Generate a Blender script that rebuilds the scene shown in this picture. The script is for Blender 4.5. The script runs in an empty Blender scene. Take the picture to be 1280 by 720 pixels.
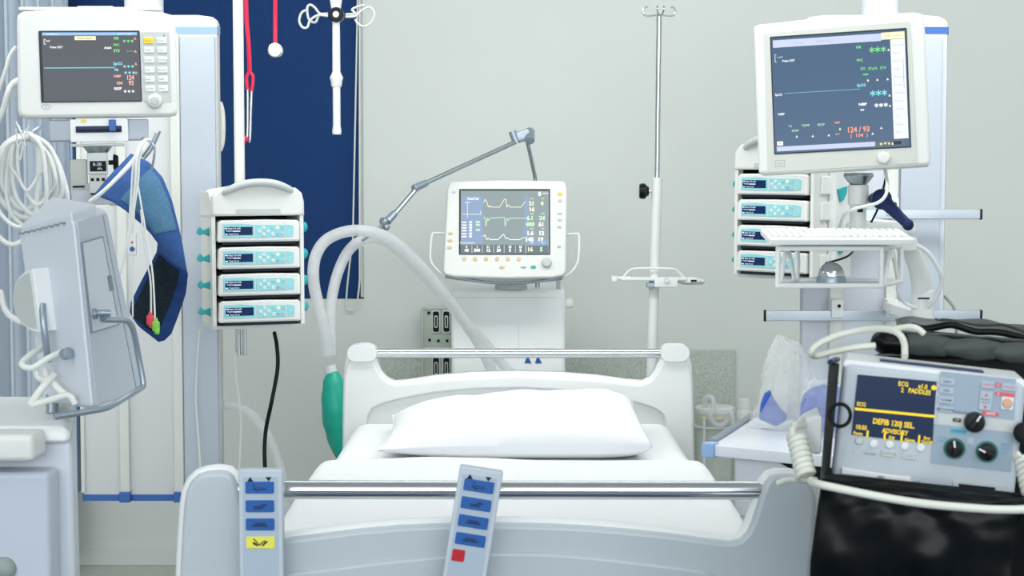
import bpy, bmesh, math, random
from mathutils import Vector, Matrix, noise

random.seed(7)
SC = bpy.context.scene
COL = SC.collection
V = Vector

# ------------------------------------------------------------------ camera model
FPX, CAMH = 2150.0, 1.42
TH = math.atan(134.0 / FPX)
CT, ST = math.cos(TH), math.sin(TH)


def P(px, py, D):
    """world point seen at photograph pixel (px, py) at distance D down the room"""
    u, v = (px - 640) / FPX, (360 - py) / FPX
    d = V((u, CT + v * ST, -ST + v * CT))
    t = D / d.y
    return V((0, 0, CAMH)) + d * t


def XZ(px, py, D):
    p = P(px, py, D)
    return (p.x, p.z)


# ------------------------------------------------------------------ materials
MATS = {}


def lin(c):
    return tuple(((x / 12.92) if x <= 0.04045 else ((x + 0.055) / 1.055) ** 2.4) for x in c)


def hexc(h):
    h = h.lstrip('#')
    return lin(tuple(int(h[i:i + 2], 16) / 255 for i in (0, 2, 4)))


def mat(name, col, rough=0.5, metal=0.0, var=0.03, scale=14.0, bump=0.0, bscale=60.0, emit=None, estr=0.00,
        spec=0.5, coat=0.0, sss=0.0):
    m = bpy.data.materials.new(name)
    m.use_nodes = True
    nt = m.node_tree
    n = nt.nodes
    L = nt.links
    b = n['Principled BSDF']
    c = hexc(col)
    if emit:
        c = tuple(x * .15 for x in c)      # a lit display: nearly all of its light is its own
    tc = n.new('ShaderNodeTexCoord')
    nz = n.new('ShaderNodeTexNoise')
    nz.inputs['Scale'].default_value = scale
    nz.inputs['Detail'].default_value = 3
    L.new(tc.outputs['Object'], nz.inputs['Vector'])
    ramp = n.new('ShaderNodeValToRGB')
    lo = tuple(x * (1 - var) for x in c)
    hi = tuple(min(1, x * (1 + var)) for x in c)
    ramp.color_ramp.elements[0].color = (*lo, 1)
    ramp.color_ramp.elements[1].color = (*hi, 1)
    ramp.color_ramp.elements[0].position = 0.3
    ramp.color_ramp.elements[1].position = 0.7
    L.new(nz.outputs['Fac'], ramp.inputs['Fac'])
    L.new(ramp.outputs['Color'], b.inputs['Base Color'])
    b.inputs['Roughness'].default_value = rough
    b.inputs['Metallic'].default_value = metal
    b.inputs['Specular IOR Level'].default_value = spec
    b.inputs['Coat Weight'].default_value = coat
    if bump > 0:
        nb = n.new('ShaderNodeTexNoise')
        nb.inputs['Scale'].default_value = bscale
        nb.inputs['Detail'].default_value = 4
        L.new(tc.outputs['Object'], nb.inputs['Vector'])
        bp = n.new('ShaderNodeBump')
        bp.inputs['Strength'].default_value = bump
        bp.inputs['Distance'].default_value = 0.004
        L.new(nb.outputs['Fac'], bp.inputs['Height'])
        L.new(bp.outputs['Normal'], b.inputs['Normal'])
    if emit:
        b.inputs['Emission Color'].default_value = (*hexc(emit), 1)
        b.inputs['Emission Strength'].default_value = estr
    MATS[name] = m
    return m


def film(name, col, opacity, rough=0.15, gloss=0.35, diff_mix=1.0):
    """thin translucent plastic: clear film with a milky part and a sheen"""
    m = bpy.data.materials.new(name)
    m.use_nodes = True
    nt = m.node_tree
    n, L = nt.nodes, nt.links
    n.clear()
    out = n.new('ShaderNodeOutputMaterial')
    tr = n.new('ShaderNodeBsdfTransparent')
    tc = n.new('ShaderNodeTexCoord')
    nz = n.new('ShaderNodeTexNoise')
    nz.inputs['Scale'].default_value = 18
    L.new(tc.outputs['Object'], nz.inputs['Vector'])
    mr = n.new('ShaderNodeMapRange')
    mr.inputs['To Min'].default_value = max(0, opacity - 0.12)
    mr.inputs['To Max'].default_value = min(1, opacity + 0.12)
    L.new(nz.outputs['Fac'], mr.inputs['Value'])
    pb = n.new('ShaderNodeBsdfPrincipled')
    pb.inputs['Base Color'].default_value = (*hexc(col), 1)
    pb.inputs['Roughness'].default_value = rough
    tl = n.new('ShaderNodeBsdfTranslucent')
    tl.inputs['Color'].default_value = (*hexc(col), 1)
    m1 = n.new('ShaderNodeMixShader')
    m1.inputs['Fac'].default_value = 0.5 if 'hose' in name else 0.35
    L.new(pb.outputs[0], m1.inputs[1])
    L.new(tl.outputs[0], m1.inputs[2])
    m2 = n.new('ShaderNodeMixShader')
    L.new(mr.outputs['Result'], m2.inputs['Fac'])
    L.new(tr.outputs[0], m2.inputs[1])
    L.new(m1.outputs[0], m2.inputs[2])
    L.new(m2.outputs[0], out.inputs['Surface'])
    MATS[name] = m
    return m


def speckle(name):
    m = mat(name, '#c3cac2', 0.45, var=0.03)
    nt = m.node_tree
    n, L = nt.nodes, nt.links
    b = n['Principled BSDF']
    tc = n.new('ShaderNodeTexCoord')
    vo = n.new('ShaderNodeTexNoise')
    vo.inputs['Scale'].default_value = 130
    vo.inputs['Detail'].default_value = 2
    L.new(tc.outputs['Object'], vo.inputs['Vector'])
    r = n.new('ShaderNodeValToRGB')
    e = r.color_ramp.elements
    e[0].position, e[0].color = 0.30, (*hexc('#a4ada4'), 1)
    e[1].position, e[1].color = 0.46, (*hexc('#b9c2ba'), 1)
    x = e.new(0.62)
    x.color = (*hexc('#bfc8c0'), 1)
    x = e.new(0.74)
    x.color = (*hexc('#cdd5cc'), 1)
    L.new(vo.outputs['Fac'], r.inputs['Fac'])
    L.new(r.outputs['Color'], b.inputs['Base Color'])


mat('wall_paint', '#d4d9d6', 0.85, var=0.008, scale=2.0, bump=0.03, bscale=120)
mat('floor_vinyl', '#b2b6ae', 0.35, var=0.05, scale=30)
mat('ceiling_paint', '#eef1f0', 0.9, var=0.01)
speckle('speckled_laminate')
mat('white_plastic', '#e3e6e5', 0.35, var=0.012)
mat('case_white', '#dddfdb', 0.38, var=0.012)
mat('bezel_grey', '#c9ccc4', 0.4, var=0.012)
mat('panel_grey', '#bcc3c1', 0.4, var=0.015)
mat('button_white', '#dee1df', 0.4, var=0.01)
mat('column_white', '#d0d6df', 0.4, var=0.012, scale=3)
mat('column_grey', '#bcc5d1', 0.4, var=0.015, scale=3)
mat('column_trim', '#dcdfd9', 0.4, var=0.01)
mat('bed_plastic', '#e3e6e5', 0.32, var=0.012, scale=5)
mat('foot_plastic_shaded', '#b7c1c5', 0.3, var=0.012, scale=5)  # darker copy of bed_plastic: the footboard's shade is put into its colour
mat('linen', '#e6e8ea', 0.9, var=0.008, bump=0.12, bscale=30, spec=0.2)
mat('pillow_linen', '#e9ebee', 0.9, var=0.006, bump=0.15, bscale=18, spec=0.2)
mat('steel', '#d6dadb', 0.16, 1.0, var=0.03)
mat('brushed_steel', '#b9c3c9', 0.35, 1.0, var=0.05)
mat('grey_metal', '#98a5b0', 0.35, 0.6, var=0.04)
mat('navy_blind', '#1b3c6e', 0.85, var=0.06, scale=60, bump=0.1, bscale=250, spec=0.2)
mat('curtain_blue', '#c6d1dc', 0.9, var=0.04, scale=8, spec=0.2)
mat('window_white', '#d8deda', 0.5, var=0.01)
mat('glass_night', '#26384a', 0.08, var=0.02)
mat('blue_band', '#3a69b3', 0.4, var=0.02)
mat('pale_blue', '#8fb0d8', 0.4, var=0.03)
mat('teal', '#1ba6ab', 0.4, var=0.03)
mat('teal_light', '#8fcfd5', 0.4, var=0.02)
mat('lcd_navy', '#1f3459', 0.2, var=0.03, emit='#1c3566', estr=0.5, spec=0.18)
mat('lcd_text', '#e6f2ff', 0.4, emit='#dcecff', estr=0.7)
mat('black_plastic', '#0f1215', 0.35, var=0.08, spec=0.18)
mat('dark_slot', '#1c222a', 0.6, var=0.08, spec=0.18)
mat('navy_plastic', '#1d2c55', 0.3, var=0.06, spec=0.18)
mat('rubber_black', '#0c0d0e', 0.55, var=0.1, spec=0.18)
mat('bag_black', '#0a0e10', 0.30, var=0.2, scale=9, bump=0.15, bscale=8, spec=0.16)
mat('bag_lining', '#3c4341', 0.6, var=0.12, scale=10, bump=0.2, bscale=30)
mat('cable_white', '#dfe2e0', 0.45, var=0.012)
mat('cable_cream', '#d6d9cd', 0.45, var=0.015)
mat('cable_grey', '#8b9692', 0.5, var=0.03)
mat('red_rubber', '#e0244c', 0.35, var=0.05)
mat('red_clip', '#e23a50', 0.4, var=0.04)
mat('green_clip', '#7cc63e', 0.4, var=0.04)
mat('floor_reflect_blue', '#33435d', 0.4, var=0.05, scale=30)
mat('body_white', '#d5d8d9', 0.4, var=0.012, scale=3)
mat('vent_white', '#eceff0', 0.35, var=0.01)
mat('wire_white', '#cdd2cf', 0.3, var=0.02)
mat('rear_reflect_blue', '#35506f', 0.6, var=0.02)
mat('green_bag', '#14ae96', 0.4, var=0.07, scale=20)
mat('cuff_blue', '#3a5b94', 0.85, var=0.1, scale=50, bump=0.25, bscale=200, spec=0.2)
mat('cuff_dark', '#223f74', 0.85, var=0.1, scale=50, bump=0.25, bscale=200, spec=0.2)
mat('cuff_patch', '#527a98', 0.9, var=0.1, scale=120, bump=0.3, bscale=300, spec=0.1)
mat('velcro', '#1f2b33', 0.95, var=0.25, scale=120, bump=0.5, bscale=300, spec=0.1)
mat('screen_slate', '#4c505c', 0.22, var=0.12, scale=5, emit='#5d6069', estr=0.5, spec=0.18)
mat('screen_blue', '#34475f', 0.18, var=0.12, scale=4, emit='#5a7696', estr=0.55, spec=0.18)
mat('screen_sage', '#78878a', 0.3, var=0.06, scale=6, emit='#8d9c9e', estr=0.72)
mat('screen_sage_blue', '#7d90ae', 0.3, var=0.04, emit='#8ca1c2', estr=0.72)
mat('screen_sage_dark', '#5f6f74', 0.3, var=0.04, emit='#6b7c82', estr=0.62)
mat('screen_border', '#33383f', 0.4, var=0.04, spec=0.18)
mat('screen_navy', '#17243d', 0.25, var=0.05, emit='#22375c', estr=0.5, spec=0.18)
mat('glow_white', '#ffffff', 0.5, emit='#ffffff', estr=0.72)
mat('glow_lilac', '#d4dcf2', 0.5, emit='#ccd6f2', estr=0.62)
mat('glow_menu', '#eef2f6', 0.5, emit='#eef3fa', estr=0.66)
mat('glow_grey', '#aeb6c0', 0.5, emit='#a6afba', estr=0.72)
mat('glow_sky', '#9cc3ee', 0.5, emit='#8ebdf2', estr=0.72)
mat('glow_cream', '#f2edc4', 0.5, emit='#f5eec0', estr=0.72)
mat('glow_green', '#7de87d', 0.5, emit='#74e878', estr=0.72)
mat('glow_cyan', '#8fe8ee', 0.5, emit='#86e6f0', estr=0.72)
mat('glow_teal', '#79c9c6', 0.5, emit='#70c6c4', estr=0.72)
mat('glow_orange', '#ffa27a', 0.5, emit='#ffa079', estr=0.72)
mat('glow_pink', '#f7b8a8', 0.5, emit='#f9b3a2', estr=0.72)
mat('glow_yellow', '#f6d70e', 0.5, emit='#ffdc00', estr=0.72)
mat('glow_pale_yellow', '#f2efd0', 0.5, emit='#f7f2cc', estr=0.72)
mat('glow_pale_green', '#cdeec8', 0.5, emit='#c6f2c2', estr=0.72)
mat('screen_olive', '#55604a', 0.3, emit='#5d6a4c', estr=0.5)
mat('yellow_key', '#e8cc1c', 0.4, var=0.03)
mat('tan_key', '#d8b98d', 0.45, var=0.03)
mat('handset_grey', '#bcc6cf', 0.4, var=0.012)
mat('handset_panel', '#a9b8c5', 0.4, var=0.012)
mat('key_blue', '#0f569f', 0.4, var=0.03)
mat('key_yellow', '#e6e052', 0.4, var=0.03)
mat('key_red', '#b8141f', 0.4, var=0.03)
mat('ink', '#1b2633', 0.6, var=0.03, spec=0.18)
mat('ink_blue', '#0f2a58', 0.6, var=0.03)
mat('ink_grey', '#7d8890', 0.6, var=0.03)
mat('ink_red', '#b01320', 0.6, var=0.03)
mat('defib_grey', '#b4bec5', 0.38, var=0.015)
mat('defib_panel', '#8fa2b1', 0.4, var=0.02)
mat('defib_key', '#a5b4bf', 0.4, var=0.02)
mat('defib_red', '#d84a5c', 0.4, var=0.02)
mat('defib_ring', '#0f6a5a', 0.4, var=0.04)
mat('shock_tan', '#c9a286', 0.4, var=0.02)
mat('label_cyan', '#35a6bd', 0.4, var=0.02)
mat('socket_green', '#b4bfb2', 0.45, var=0.02)
mat('cream_lid', '#e9e2c2', 0.4, var=0.02)
mat('blue_wrap', '#1450b0', 0.35, var=0.12, scale=25, bump=0.3, bscale=40)
mat('table_white', '#dde2e9', 0.3, var=0.01)
film('hose_plastic', '#f6f8fa', 0.62, 0.2)
film('clear_film', '#fdfeff', 0.31, 0.08)
film('jar_plastic', '#eef2f0', 0.52, 0.12)
film('tube_clear', '#f6f8ff', 0.5, 0.1)


# ------------------------------------------------------------------ mesh builder
class MB:
    def __init__(self, m='white_plastic', xf=None):
        self.bm = bmesh.new()
        self.mats = []
        self.xf = xf or Matrix.Identity(4)
        self.m(m)

    def m(self, name):
        if name not in self.mats:
            self.mats.append(name)
        self.mi = self.mats.index(name)
        return self

    def add(self, verts, faces, local=None):
        M = self.xf @ local if local is not None else self.xf
        vs = [self.bm.verts.new(M @ V(v)) for v in verts]
        for f in faces:
            if len(set(f)) < 3:
                continue
            try:
                fc = self.bm.faces.new([vs[i] for i in f])
            except ValueError:
                continue
            fc.material_index = self.mi
            fc.smooth = True
        return self

    def addbm(self, tb, local=None):
        tb.verts.index_update()
        self.add([v.co.copy() for v in tb.verts], [[v.index for v in f.verts] for f in tb.faces], local)
        tb.free()
        return self

    def box(self, c, s, bev=0.0, seg=2, rot=None):
        tb = bmesh.new()
        bmesh.ops.create_cube(tb, size=1.0)
        for v in tb.verts:
            v.co = V((v.co.x * s[0], v.co.y * s[1], v.co.z * s[2]))
        if bev > 0:
            bmesh.ops.bevel(tb, geom=list(tb.edges), offset=min(bev, min(s) * 0.49), segments=seg, affect='EDGES', profile=0.5)
        M = Matrix.Translation(V(c))
        if rot is not None:
            M = M @ rot
        return self.addbm(tb, M)

    def hexa(self, pts, bev=0.0, seg=2):
        """pts: 4 bottom corners then the 4 corners above them"""
        tb = bmesh.new()
        vs = [tb.verts.new(V(p)) for p in pts]
        for f in ((3, 2, 1, 0), (4, 5, 6, 7), (0, 1, 5, 4), (1, 2, 6, 5), (2, 3, 7, 6), (3, 0, 4, 7)):
            tb.faces.new([vs[i] for i in f])
        bmesh.ops.recalc_face_normals(tb, faces=list(tb.faces))
        if bev > 0:
            bmesh.ops.bevel(tb, geom=list(tb.edges), offset=bev, segments=seg, affect='EDGES', profile=0.5)
        return self.addbm(tb)

    def prism(self, outline, y0, y1, bev=0.0, seg=2, both=True):
        """outline in (x, z), extruded from y0 (camera side) to y1"""
        tb = bmesh.new()
        a = [tb.verts.new((x, y0, z)) for x, z in outline]
        b = [tb.verts.new((x, y1, z)) for x, z in outline]
        n = len(a)
        f0 = tb.faces.new(a)
        f1 = tb.faces.new(list(reversed(b)))
        for i in range(n):
            j = (i + 1) % n
            tb.faces.new([a[j], a[i], b[i], b[j]])
        bmesh.ops.recalc_face_normals(tb, faces=list(tb.faces))
        if bev > 0:
            ed = list(f0.edges) + (list(f1.edges) if both else [])
            bmesh.ops.bevel(tb, geom=ed, offset=bev, segments=seg, affect='EDGES', profile=0.5, clamp_overlap=True)
        return self.addbm(tb)

    def rrect(self, x0, z0, x1, z1, r, y0, y1, bev=0.0, seg=2):
        x0, x1 = min(x0, x1), max(x0, x1)
        z0, z1 = min(z0, z1), max(z0, z1)
        return self.prism(rr(x0, z0, x1, z1, r), y0, y1, bev, seg)

    def cyl(self, p0, p1, r0, r1=None, seg=20, bev=0.0):
        r1 = r0 if r1 is None else r1
        p0, p1 = V(p0), V(p1)
        h = (p1 - p0).length
        if bev > 0:
            b = min(bev, h * .45, min(r0, r1) * .6)
            prof = [(0, 0), (r0 - b, 0), (r0 - b * .3, b * .3), (r0, b), (r1, h - b), (r1 - b * .3, h - b * .3), (r1 - b, h), (0, h)]
        else:
            prof = [(0, 0), (r0, 0), (r1, h), (0, h)]
        return self.lathe(prof, p0, p1 - p0, seg)

    def lathe(self, prof, origin, axis=(0, 0, 1), seg=24):
        q = V((0, 0, 1)).rotation_difference(V(axis).normalized()).to_matrix().to_4x4()
        M = Matrix.Translation(V(origin)) @ q
        vs, fs, rings = [], [], []
        for r, z in prof:
            if r < 1e-6:
                rings.append([len(vs)])
                vs.append((0, 0, z))
            else:
                rings.append(list(range(len(vs), len(vs) + seg)))
                for k in range(seg):
                    t = 2 * math.pi * k / seg
                    vs.append((r * math.cos(t), r * math.sin(t), z))
        for a, b in zip(rings, rings[1:]):
            if len(a) == 1 and len(b) == 1:
                continue
            for k in range(seg):
                l = (k + 1) % seg
                if len(a) == 1:
                    fs.append((a[0], b[l], b[k]))
                elif len(b) == 1:
                    fs.append((a[k], a[l], b[0]))
                else:
                    fs.append((a[k], a[l], b[l], b[k]))
        return self.add(vs, fs, M)

    def ball(self, c, r, seg=20, rot=None):
        if not hasattr(r, '__len__'):
            r = (r, r, r)
        n = seg // 2
        prof = [(math.sin(math.pi * i / n), -math.cos(math.pi * i / n)) for i in range(n + 1)]
        prof[0] = (0, -1)
        prof[-1] = (0, 1)
        keep = self.xf
        M = Matrix.Translation(V(c))
        if rot is not None:
            M = M @ rot
        self.xf = keep @ M @ Matrix.Diagonal((r[0], r[1], r[2], 1))
        self.lathe(prof, (0, 0, 0), (0, 0, 1), seg)
        self.xf = keep
        return self

    def tube(self, pts, r, seg=10, spline=True, res=6, closed=False, flat=None):
        pts = [V(p) for p in pts]
        rs = list(r) if hasattr(r, '__len__') else [r] * len(pts)
        if spline and len(pts) > 2:
            pts, rs = catmull(pts, rs, res, closed)
        n = len(pts)
        vs, fs = [], []
        nrm = None
        for i in range(n):
            if closed:
                t = (pts[(i + 1) % n] - pts[i - 1])
            else:
                t = pts[min(i + 1, n - 1)] - pts[max(i - 1, 0)]
            t.normalize()
            if nrm is None:
                a = V((0, 0, 1)) if abs(t.z) < .9 else V((1, 0, 0))
                nrm = (a - t * a.dot(t)).normalized()
            else:
                nrm = nrm - t * nrm.dot(t)
                nrm = nrm.normalized() if nrm.length > 1e-6 else t.orthogonal().normalized()
            bn = t.cross(nrm)
            for k in range(seg):
                th = 2 * math.pi * k / seg
                vs.append(pts[i] + (nrm * math.cos(th) + bn * math.sin(th)) * rs[i])
        m = n if closed else n - 1
        for i in range(m):
            for k in range(seg):
                a, b = i * seg, ((i + 1) % n) * seg
                l = (k + 1) % seg
                fs.append((a + k, a + l, b + l, b + k))
        if not closed:
            fs.append(tuple(reversed(range(seg))))
            fs.append(tuple(range((n - 1) * seg, n * seg)))
        return self.add(vs, fs)

    def poly(self, pts):
        return self.add(pts, [tuple(range(len(pts)))])

    def rect(self, x0, z0, x1, z1, y):
        return self.add([(x0, y, z0), (x1, y, z0), (x1, y, z1), (x0, y, z1)], [(0, 1, 2, 3)])

    def grid(self, fn, nu, nv, wrapu=False):
        vs = [fn(i / (nu if wrapu else nu - 1), j / (nv - 1)) for j in range(nv) for i in range(nu)]
        fs = []
        for j in range(nv - 1):
            for i in range(nu if wrapu else nu - 1):
                k = (i + 1) % nu
                fs.append((j * nu + i, j * nu + k, (j + 1) * nu + k, (j + 1) * nu + i))
        return self.add(vs, fs)

    def text(self, s, x, z, y, size, align='CENTER', bold=0.0, sx=1.0):
        me = text_mesh(s, align, bold)
        vs = [(x + v[0] * size * sx, y, z + v[1] * size) for v in me[0]]
        return self.add(vs, me[1])

    def line(self, pts, w, y):
        """flat line in the (x, z) plane, drawn at depth y"""
        for (x0, z0), (x1, z1) in zip(pts, pts[1:]):
            d = V((x1 - x0, z1 - z0))
            if d.length < 1e-9:
                continue
            d.normalize()
            n = V((-d.y, d.x)) * w / 2
            e = d * w * .3
            self.add([(x0 - e.x - n.x, y, z0 - e.y - n.y), (x1 + e.x - n.x, y, z1 + e.y - n.y),
                      (x1 + e.x + n.x, y, z1 + e.y + n.y), (x0 - e.x + n.x, y, z0 - e.y + n.y)], [(0, 1, 2, 3)])
        return self

    def stars(self, x, z, y, r, pitch, n=3, w=.15):
        for i in range(n):
            cx = x + (i - (n - 1) / 2) * pitch
            for a in (90, 30, 150):
                a = math.radians(a)
                self.line([(cx - r * math.cos(a), z - r * math.sin(a)), (cx + r * math.cos(a), z + r * math.sin(a))], r * w * 2, y)
        return self

    def disc(self, x, z, r, y, seg=16, sz=1.0):
        return self.add([(x + r * math.cos(2 * math.pi * k / seg), y, z + r * sz * math.sin(2 * math.pi * k / seg)) for k in range(seg)],
                        [tuple(range(seg))])

    def build(self, name, parent=None, space='W', sharp=38, solid=0.0, weld=False, subsurf=0, wn=True):
        me = bpy.data.meshes.new(name)
        if weld:
            bmesh.ops.remove_doubles(self.bm, verts=list(self.bm.verts), dist=1e-5)
        if parent is not None and space == 'W':
            W_, q_ = Matrix.Identity(4), parent
            while q_ is not None:
                W_ = q_.matrix_basis @ W_
                q_ = q_.parent
            self.bm.transform(W_.inverted())
        bmesh.ops.recalc_face_normals(self.bm, faces=[f for f in self.bm.faces]) if weld else None
        self.bm.to_mesh(me)
        self.bm.free()
        for k in self.mats:
            me.materials.append(MATS[k])
        me.set_sharp_from_angle(angle=math.radians(sharp))
        o = bpy.data.objects.new(name, me)
        COL.objects.link(o)
        if parent is not None:
            o.parent = parent
        if solid:
            md = o.modifiers.new('thickness', 'SOLIDIFY')
            md.thickness = solid
            md.offset = 0
        if subsurf:
            md = o.modifiers.new('smooth', 'SUBSURF')
            md.levels = md.render_levels = subsurf
        if wn and not subsurf:
            md = o.modifiers.new('normals', 'WEIGHTED_NORMAL')
            md.keep_sharp = True
        return o


_TXT = {}


def text_mesh(s, align, bold):
    k = (s, align, bold)
    if k not in _TXT:
        cu = bpy.data.curves.new('lettering', 'FONT')
        cu.body = s
        cu.size = 1.0
        cu.align_x = align
        cu.align_y = 'CENTER'
        cu.resolution_u = 2
        cu.offset = bold
        ob = bpy.data.objects.new('lettering', cu)
        me = bpy.data.meshes.new_from_object(ob)
        _TXT[k] = ([(v.co.x, v.co.y) for v in me.vertices], [tuple(p.vertices) for p in me.polygons])
        bpy.data.meshes.remove(me)
        bpy.data.objects.remove(ob)
        bpy.data.curves.remove(cu)
    return _TXT[k]


def rr(x0, z0, x1, z1, r, n=5):
    r = min(r, (x1 - x0) * .499, (z1 - z0) * .499)
    out = []
    for cx, cz, a0 in ((x1 - r, z0 + r, -90), (x1 - r, z1 - r, 0), (x0 + r, z1 - r, 90), (x0 + r, z0 + r, 180)):
        for k in range(n + 1):
            a = math.radians(a0 + 90 * k / n)
            out.append((cx + r * math.cos(a), cz + r * math.sin(a)))
    return out


def catmull(pts, rs, res, closed=False):
    n = len(pts)
    op, orr = [], []
    m = n if closed else n - 1
    for i in range(m):
        if closed:
            a, b, c, d = pts[i - 1], pts[i], pts[(i + 1) % n], pts[(i + 2) % n]
        else:
            b, c = pts[i], pts[i + 1]
            a = pts[i - 1] if i > 0 else b * 2 - c
            d = pts[i + 2] if i + 2 < n else c * 2 - b
        r0, r1 = rs[i], rs[(i + 1) % n]
        for k in range(res):
            t = k / res
            op.append(0.5 * ((2 * b) + (c - a) * t + (2 * a - 5 * b + 4 * c - d) * t * t + (3 * b - a - 3 * c + d) * t ** 3))
            orr.append(r0 + (r1 - r0) * t)
    if not closed:
        op.append(pts[-1].copy())
        orr.append(rs[-1])
    return op, orr


def smooth2(pts, res=4):
    """smooth an open (x, z) outline"""
    o, _ = catmull([V((a, b, 0)) for a, b in pts], [0] * len(pts), res)
    return [(p.x, p.y) for p in o]


# ------------------------------------------------------------------ things
def tag(o, label, cat, group=None, kind=None):
    if label:
        o['label'] = label
    if cat:
        o['category'] = cat
    if group:
        o['group'] = group
    if kind:
        o['kind'] = kind
    return o


def thing(name, label, cat, M=None, group=None, kind=None):
    o = bpy.data.objects.new(name, None)
    o.empty_display_size = 0.05
    COL.objects.link(o)
    if M is not None:
        o.matrix_basis = M if isinstance(M, Matrix) else Matrix.Translation(V(M))
    return tag(o, label, cat, group, kind)


def structure(name, mb, **k):
    o = mb.build(name, **k)
    o['kind'] = 'structure'
    return o


def copy_tree(o, parent=None):
    c = o.copy()
    COL.objects.link(c)
    if parent is not None:
        c.parent = parent
    for ch in [x for x in o.children]:
        copy_tree(ch, c)
    return c


def plabel(o, s):
    o['label'] = s
    return o


def frame_px(tl, tr, bl, Dl, Dr, Db=None):
    """a device's own frame (x right, z up, y away from the camera), origin at the centre of its front face; and its size"""
    A, B = P(*tl, Dl), P(*tr, Dr)
    Cc = P(*bl, Dl if Db is None else Db)
    x = (B - A)
    w = x.length
    x.normalize()
    z = A - Cc
    z = z - x * z.dot(x)
    h = z.length
    z.normalize()
    y = z.cross(x)
    M = Matrix((x, y, z)).transposed().to_4x4()
    M.translation = A + x * w / 2 - z * h / 2
    return M, w, h


# =================================================================== THE ROOM
WY = 6.3
ZC = 2.75
XW = 3.3
structure('floor', MB('floor_vinyl').box((0, 4.5, -0.05), (2 * XW, 4.0, 0.1)).m('floor_reflect_blue').box((0, -.1, -0.05), (2 * XW, 5.2, 0.1)))  # unseen near half made dark blue for the reflection in the bed rails
structure('ceiling', MB('ceiling_paint').box((0, 1.9, ZC + 0.05), (2 * XW, 9.2, 0.1)))
structure('wall_left', MB('wall_paint').box((-XW - 0.05, 1.9, ZC / 2), (0.1, 9.2, ZC)))
structure('wall_rear', MB('rear_reflect_blue').box((0, -2.75, .55), (2 * XW, .1, 1.1)))  # unseen low wall, added dark so the steel rails reflect a dark band
structure('wall_right', MB('wall_paint').box((XW + 0.05, 1.9, ZC / 2), (0.1, 9.2, ZC)))
wx0, wz0 = XZ(60, 374, WY)
wx1 = P(455, 374, WY).x
wz1 = 2.45
b = MB('wall_paint')
WT = 0.16
b.box(((-XW + wx0) / 2, WY + WT / 2, ZC / 2), (wx0 + XW, WT, ZC))
b.box(((XW + wx1) / 2, WY + WT / 2, ZC / 2), (XW - wx1, WT, ZC))
b.box(((wx0 + wx1) / 2, WY + WT / 2, wz0 / 2), (wx1 - wx0, WT, wz0))
b.box(((wx0 + wx1) / 2, WY + WT / 2, (ZC + wz1) / 2), (wx1 - wx0, WT, ZC - wz1))
structure('wall_back', b)
# skirting
structure('baseboard_back', MB('wall_paint').box((0, WY - 0.008, 0.035), (2 * XW - 0.02, 0.014, 0.07), 0.003))
# window behind the blind
b = MB('window_white')
for (x0, x1, z0, z1) in ((wx0, wx1, wz0, wz0 + .05), (wx0, wx1, wz1 - .05, wz1), (wx0, wx0 + .05, wz0, wz1), (wx1 - .05, wx1, wz0, wz1)):
    b.box(((x0 + x1) / 2, WY + 0.12, (z0 + z1) / 2), (x1 - x0 - .002, 0.05, z1 - z0 - .002), 0.004)
win = structure('window_1', b)
g = MB('glass_night').box(((wx0 + wx1) / 2, WY + 0.125, (wz0 + wz1) / 2), (wx1 - wx0 - .09, 0.012, wz1 - wz0 - .09)).build('window_pane', win)

# speckled wall protection board behind the bed
px0 = P(466, 440, WY).x
px1, pz1 = XZ(918, 437, WY)
pz0 = 0.28
b = MB('speckled_laminate').box(((px0 + px1) / 2, WY - 0.011, (pz0 + pz1) / 2), (px1 - px0, 0.02, pz1 - pz0), 0.003)
structure('trim_1', b)

# roller blind
t = thing('roller_blind', 'navy blue roller blind drawn down over the window', 'blind', ((wx0 + wx1) / 2, WY + .04, wz0))
bx0, bx1 = wx0 + 0.004, P(450, 300, WY + .04).x
MB('navy_blind').box(((bx0 + bx1) / 2, WY + 0.04, (wz0 + 0.022 + wz1 - 0.06) / 2), (bx1 - bx0, 0.004, wz1 - .06 - wz0 - 0.022)).build('blind_fabric', t)
MB('navy_blind').cyl((bx0, WY + 0.055, wz1 - 0.05), (bx1, WY + 0.055, wz1 - 0.05), 0.028).build('roller_tube', t)
MB('navy_blind').box(((bx0 + bx1) / 2, WY + 0.04, wz0 + 0.014), (bx1 - bx0, 0.014, 0.022), 0.004).build('bottom_bar', t)
MB('window_white').box(((bx1 + wx1) / 2 + .001, WY + .035, (wz0 + wz1) / 2), (wx1 - bx1 - .004, .03, wz1 - wz0 - .01), .002).build('side_channel', t)
b = MB('window_white')
ch = [P(449.5, y, WY - 0.02) for y in range(-60, 360, 10)] + [P(447, 375, WY - .02), P(443, 386, WY - .02), P(438, 388, WY - .02), P(433, 384, WY - .02), P(433, 370, WY - .02), P(437, 330, WY - .02)]
ch += [P(441 + (300 - y) * 0.02, y, WY - .02) for y in range(300, -60, -14)]
b.tube(ch, 0.0032, 6, res=2)
pp, _ = catmull(ch, [0] * len(ch), 3)
b.build('bead_chain', t)

# curtain at the far side
t = thing('cubicle_curtain', 'pale blue pleated curtain hanging beside the window, behind the white monitor cables', 'curtain', P(30, 700, 6.1))
cx0, cx1 = P(-90, 300, 6.1).x, P(90, 300, 6.1).x


def curt(u, v):
    s = u * 9.5
    y = 6.08 + 0.045 * math.sin(2 * math.pi * s) * (0.75 + .25 * v) + 0.012 * math.sin(5 * s)
    return (cx0 + (cx1 - cx0) * u + 0.01 * math.sin(2 * math.pi * s * 2), y, 0.08 + (2.5 - 0.08) * v)


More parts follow.
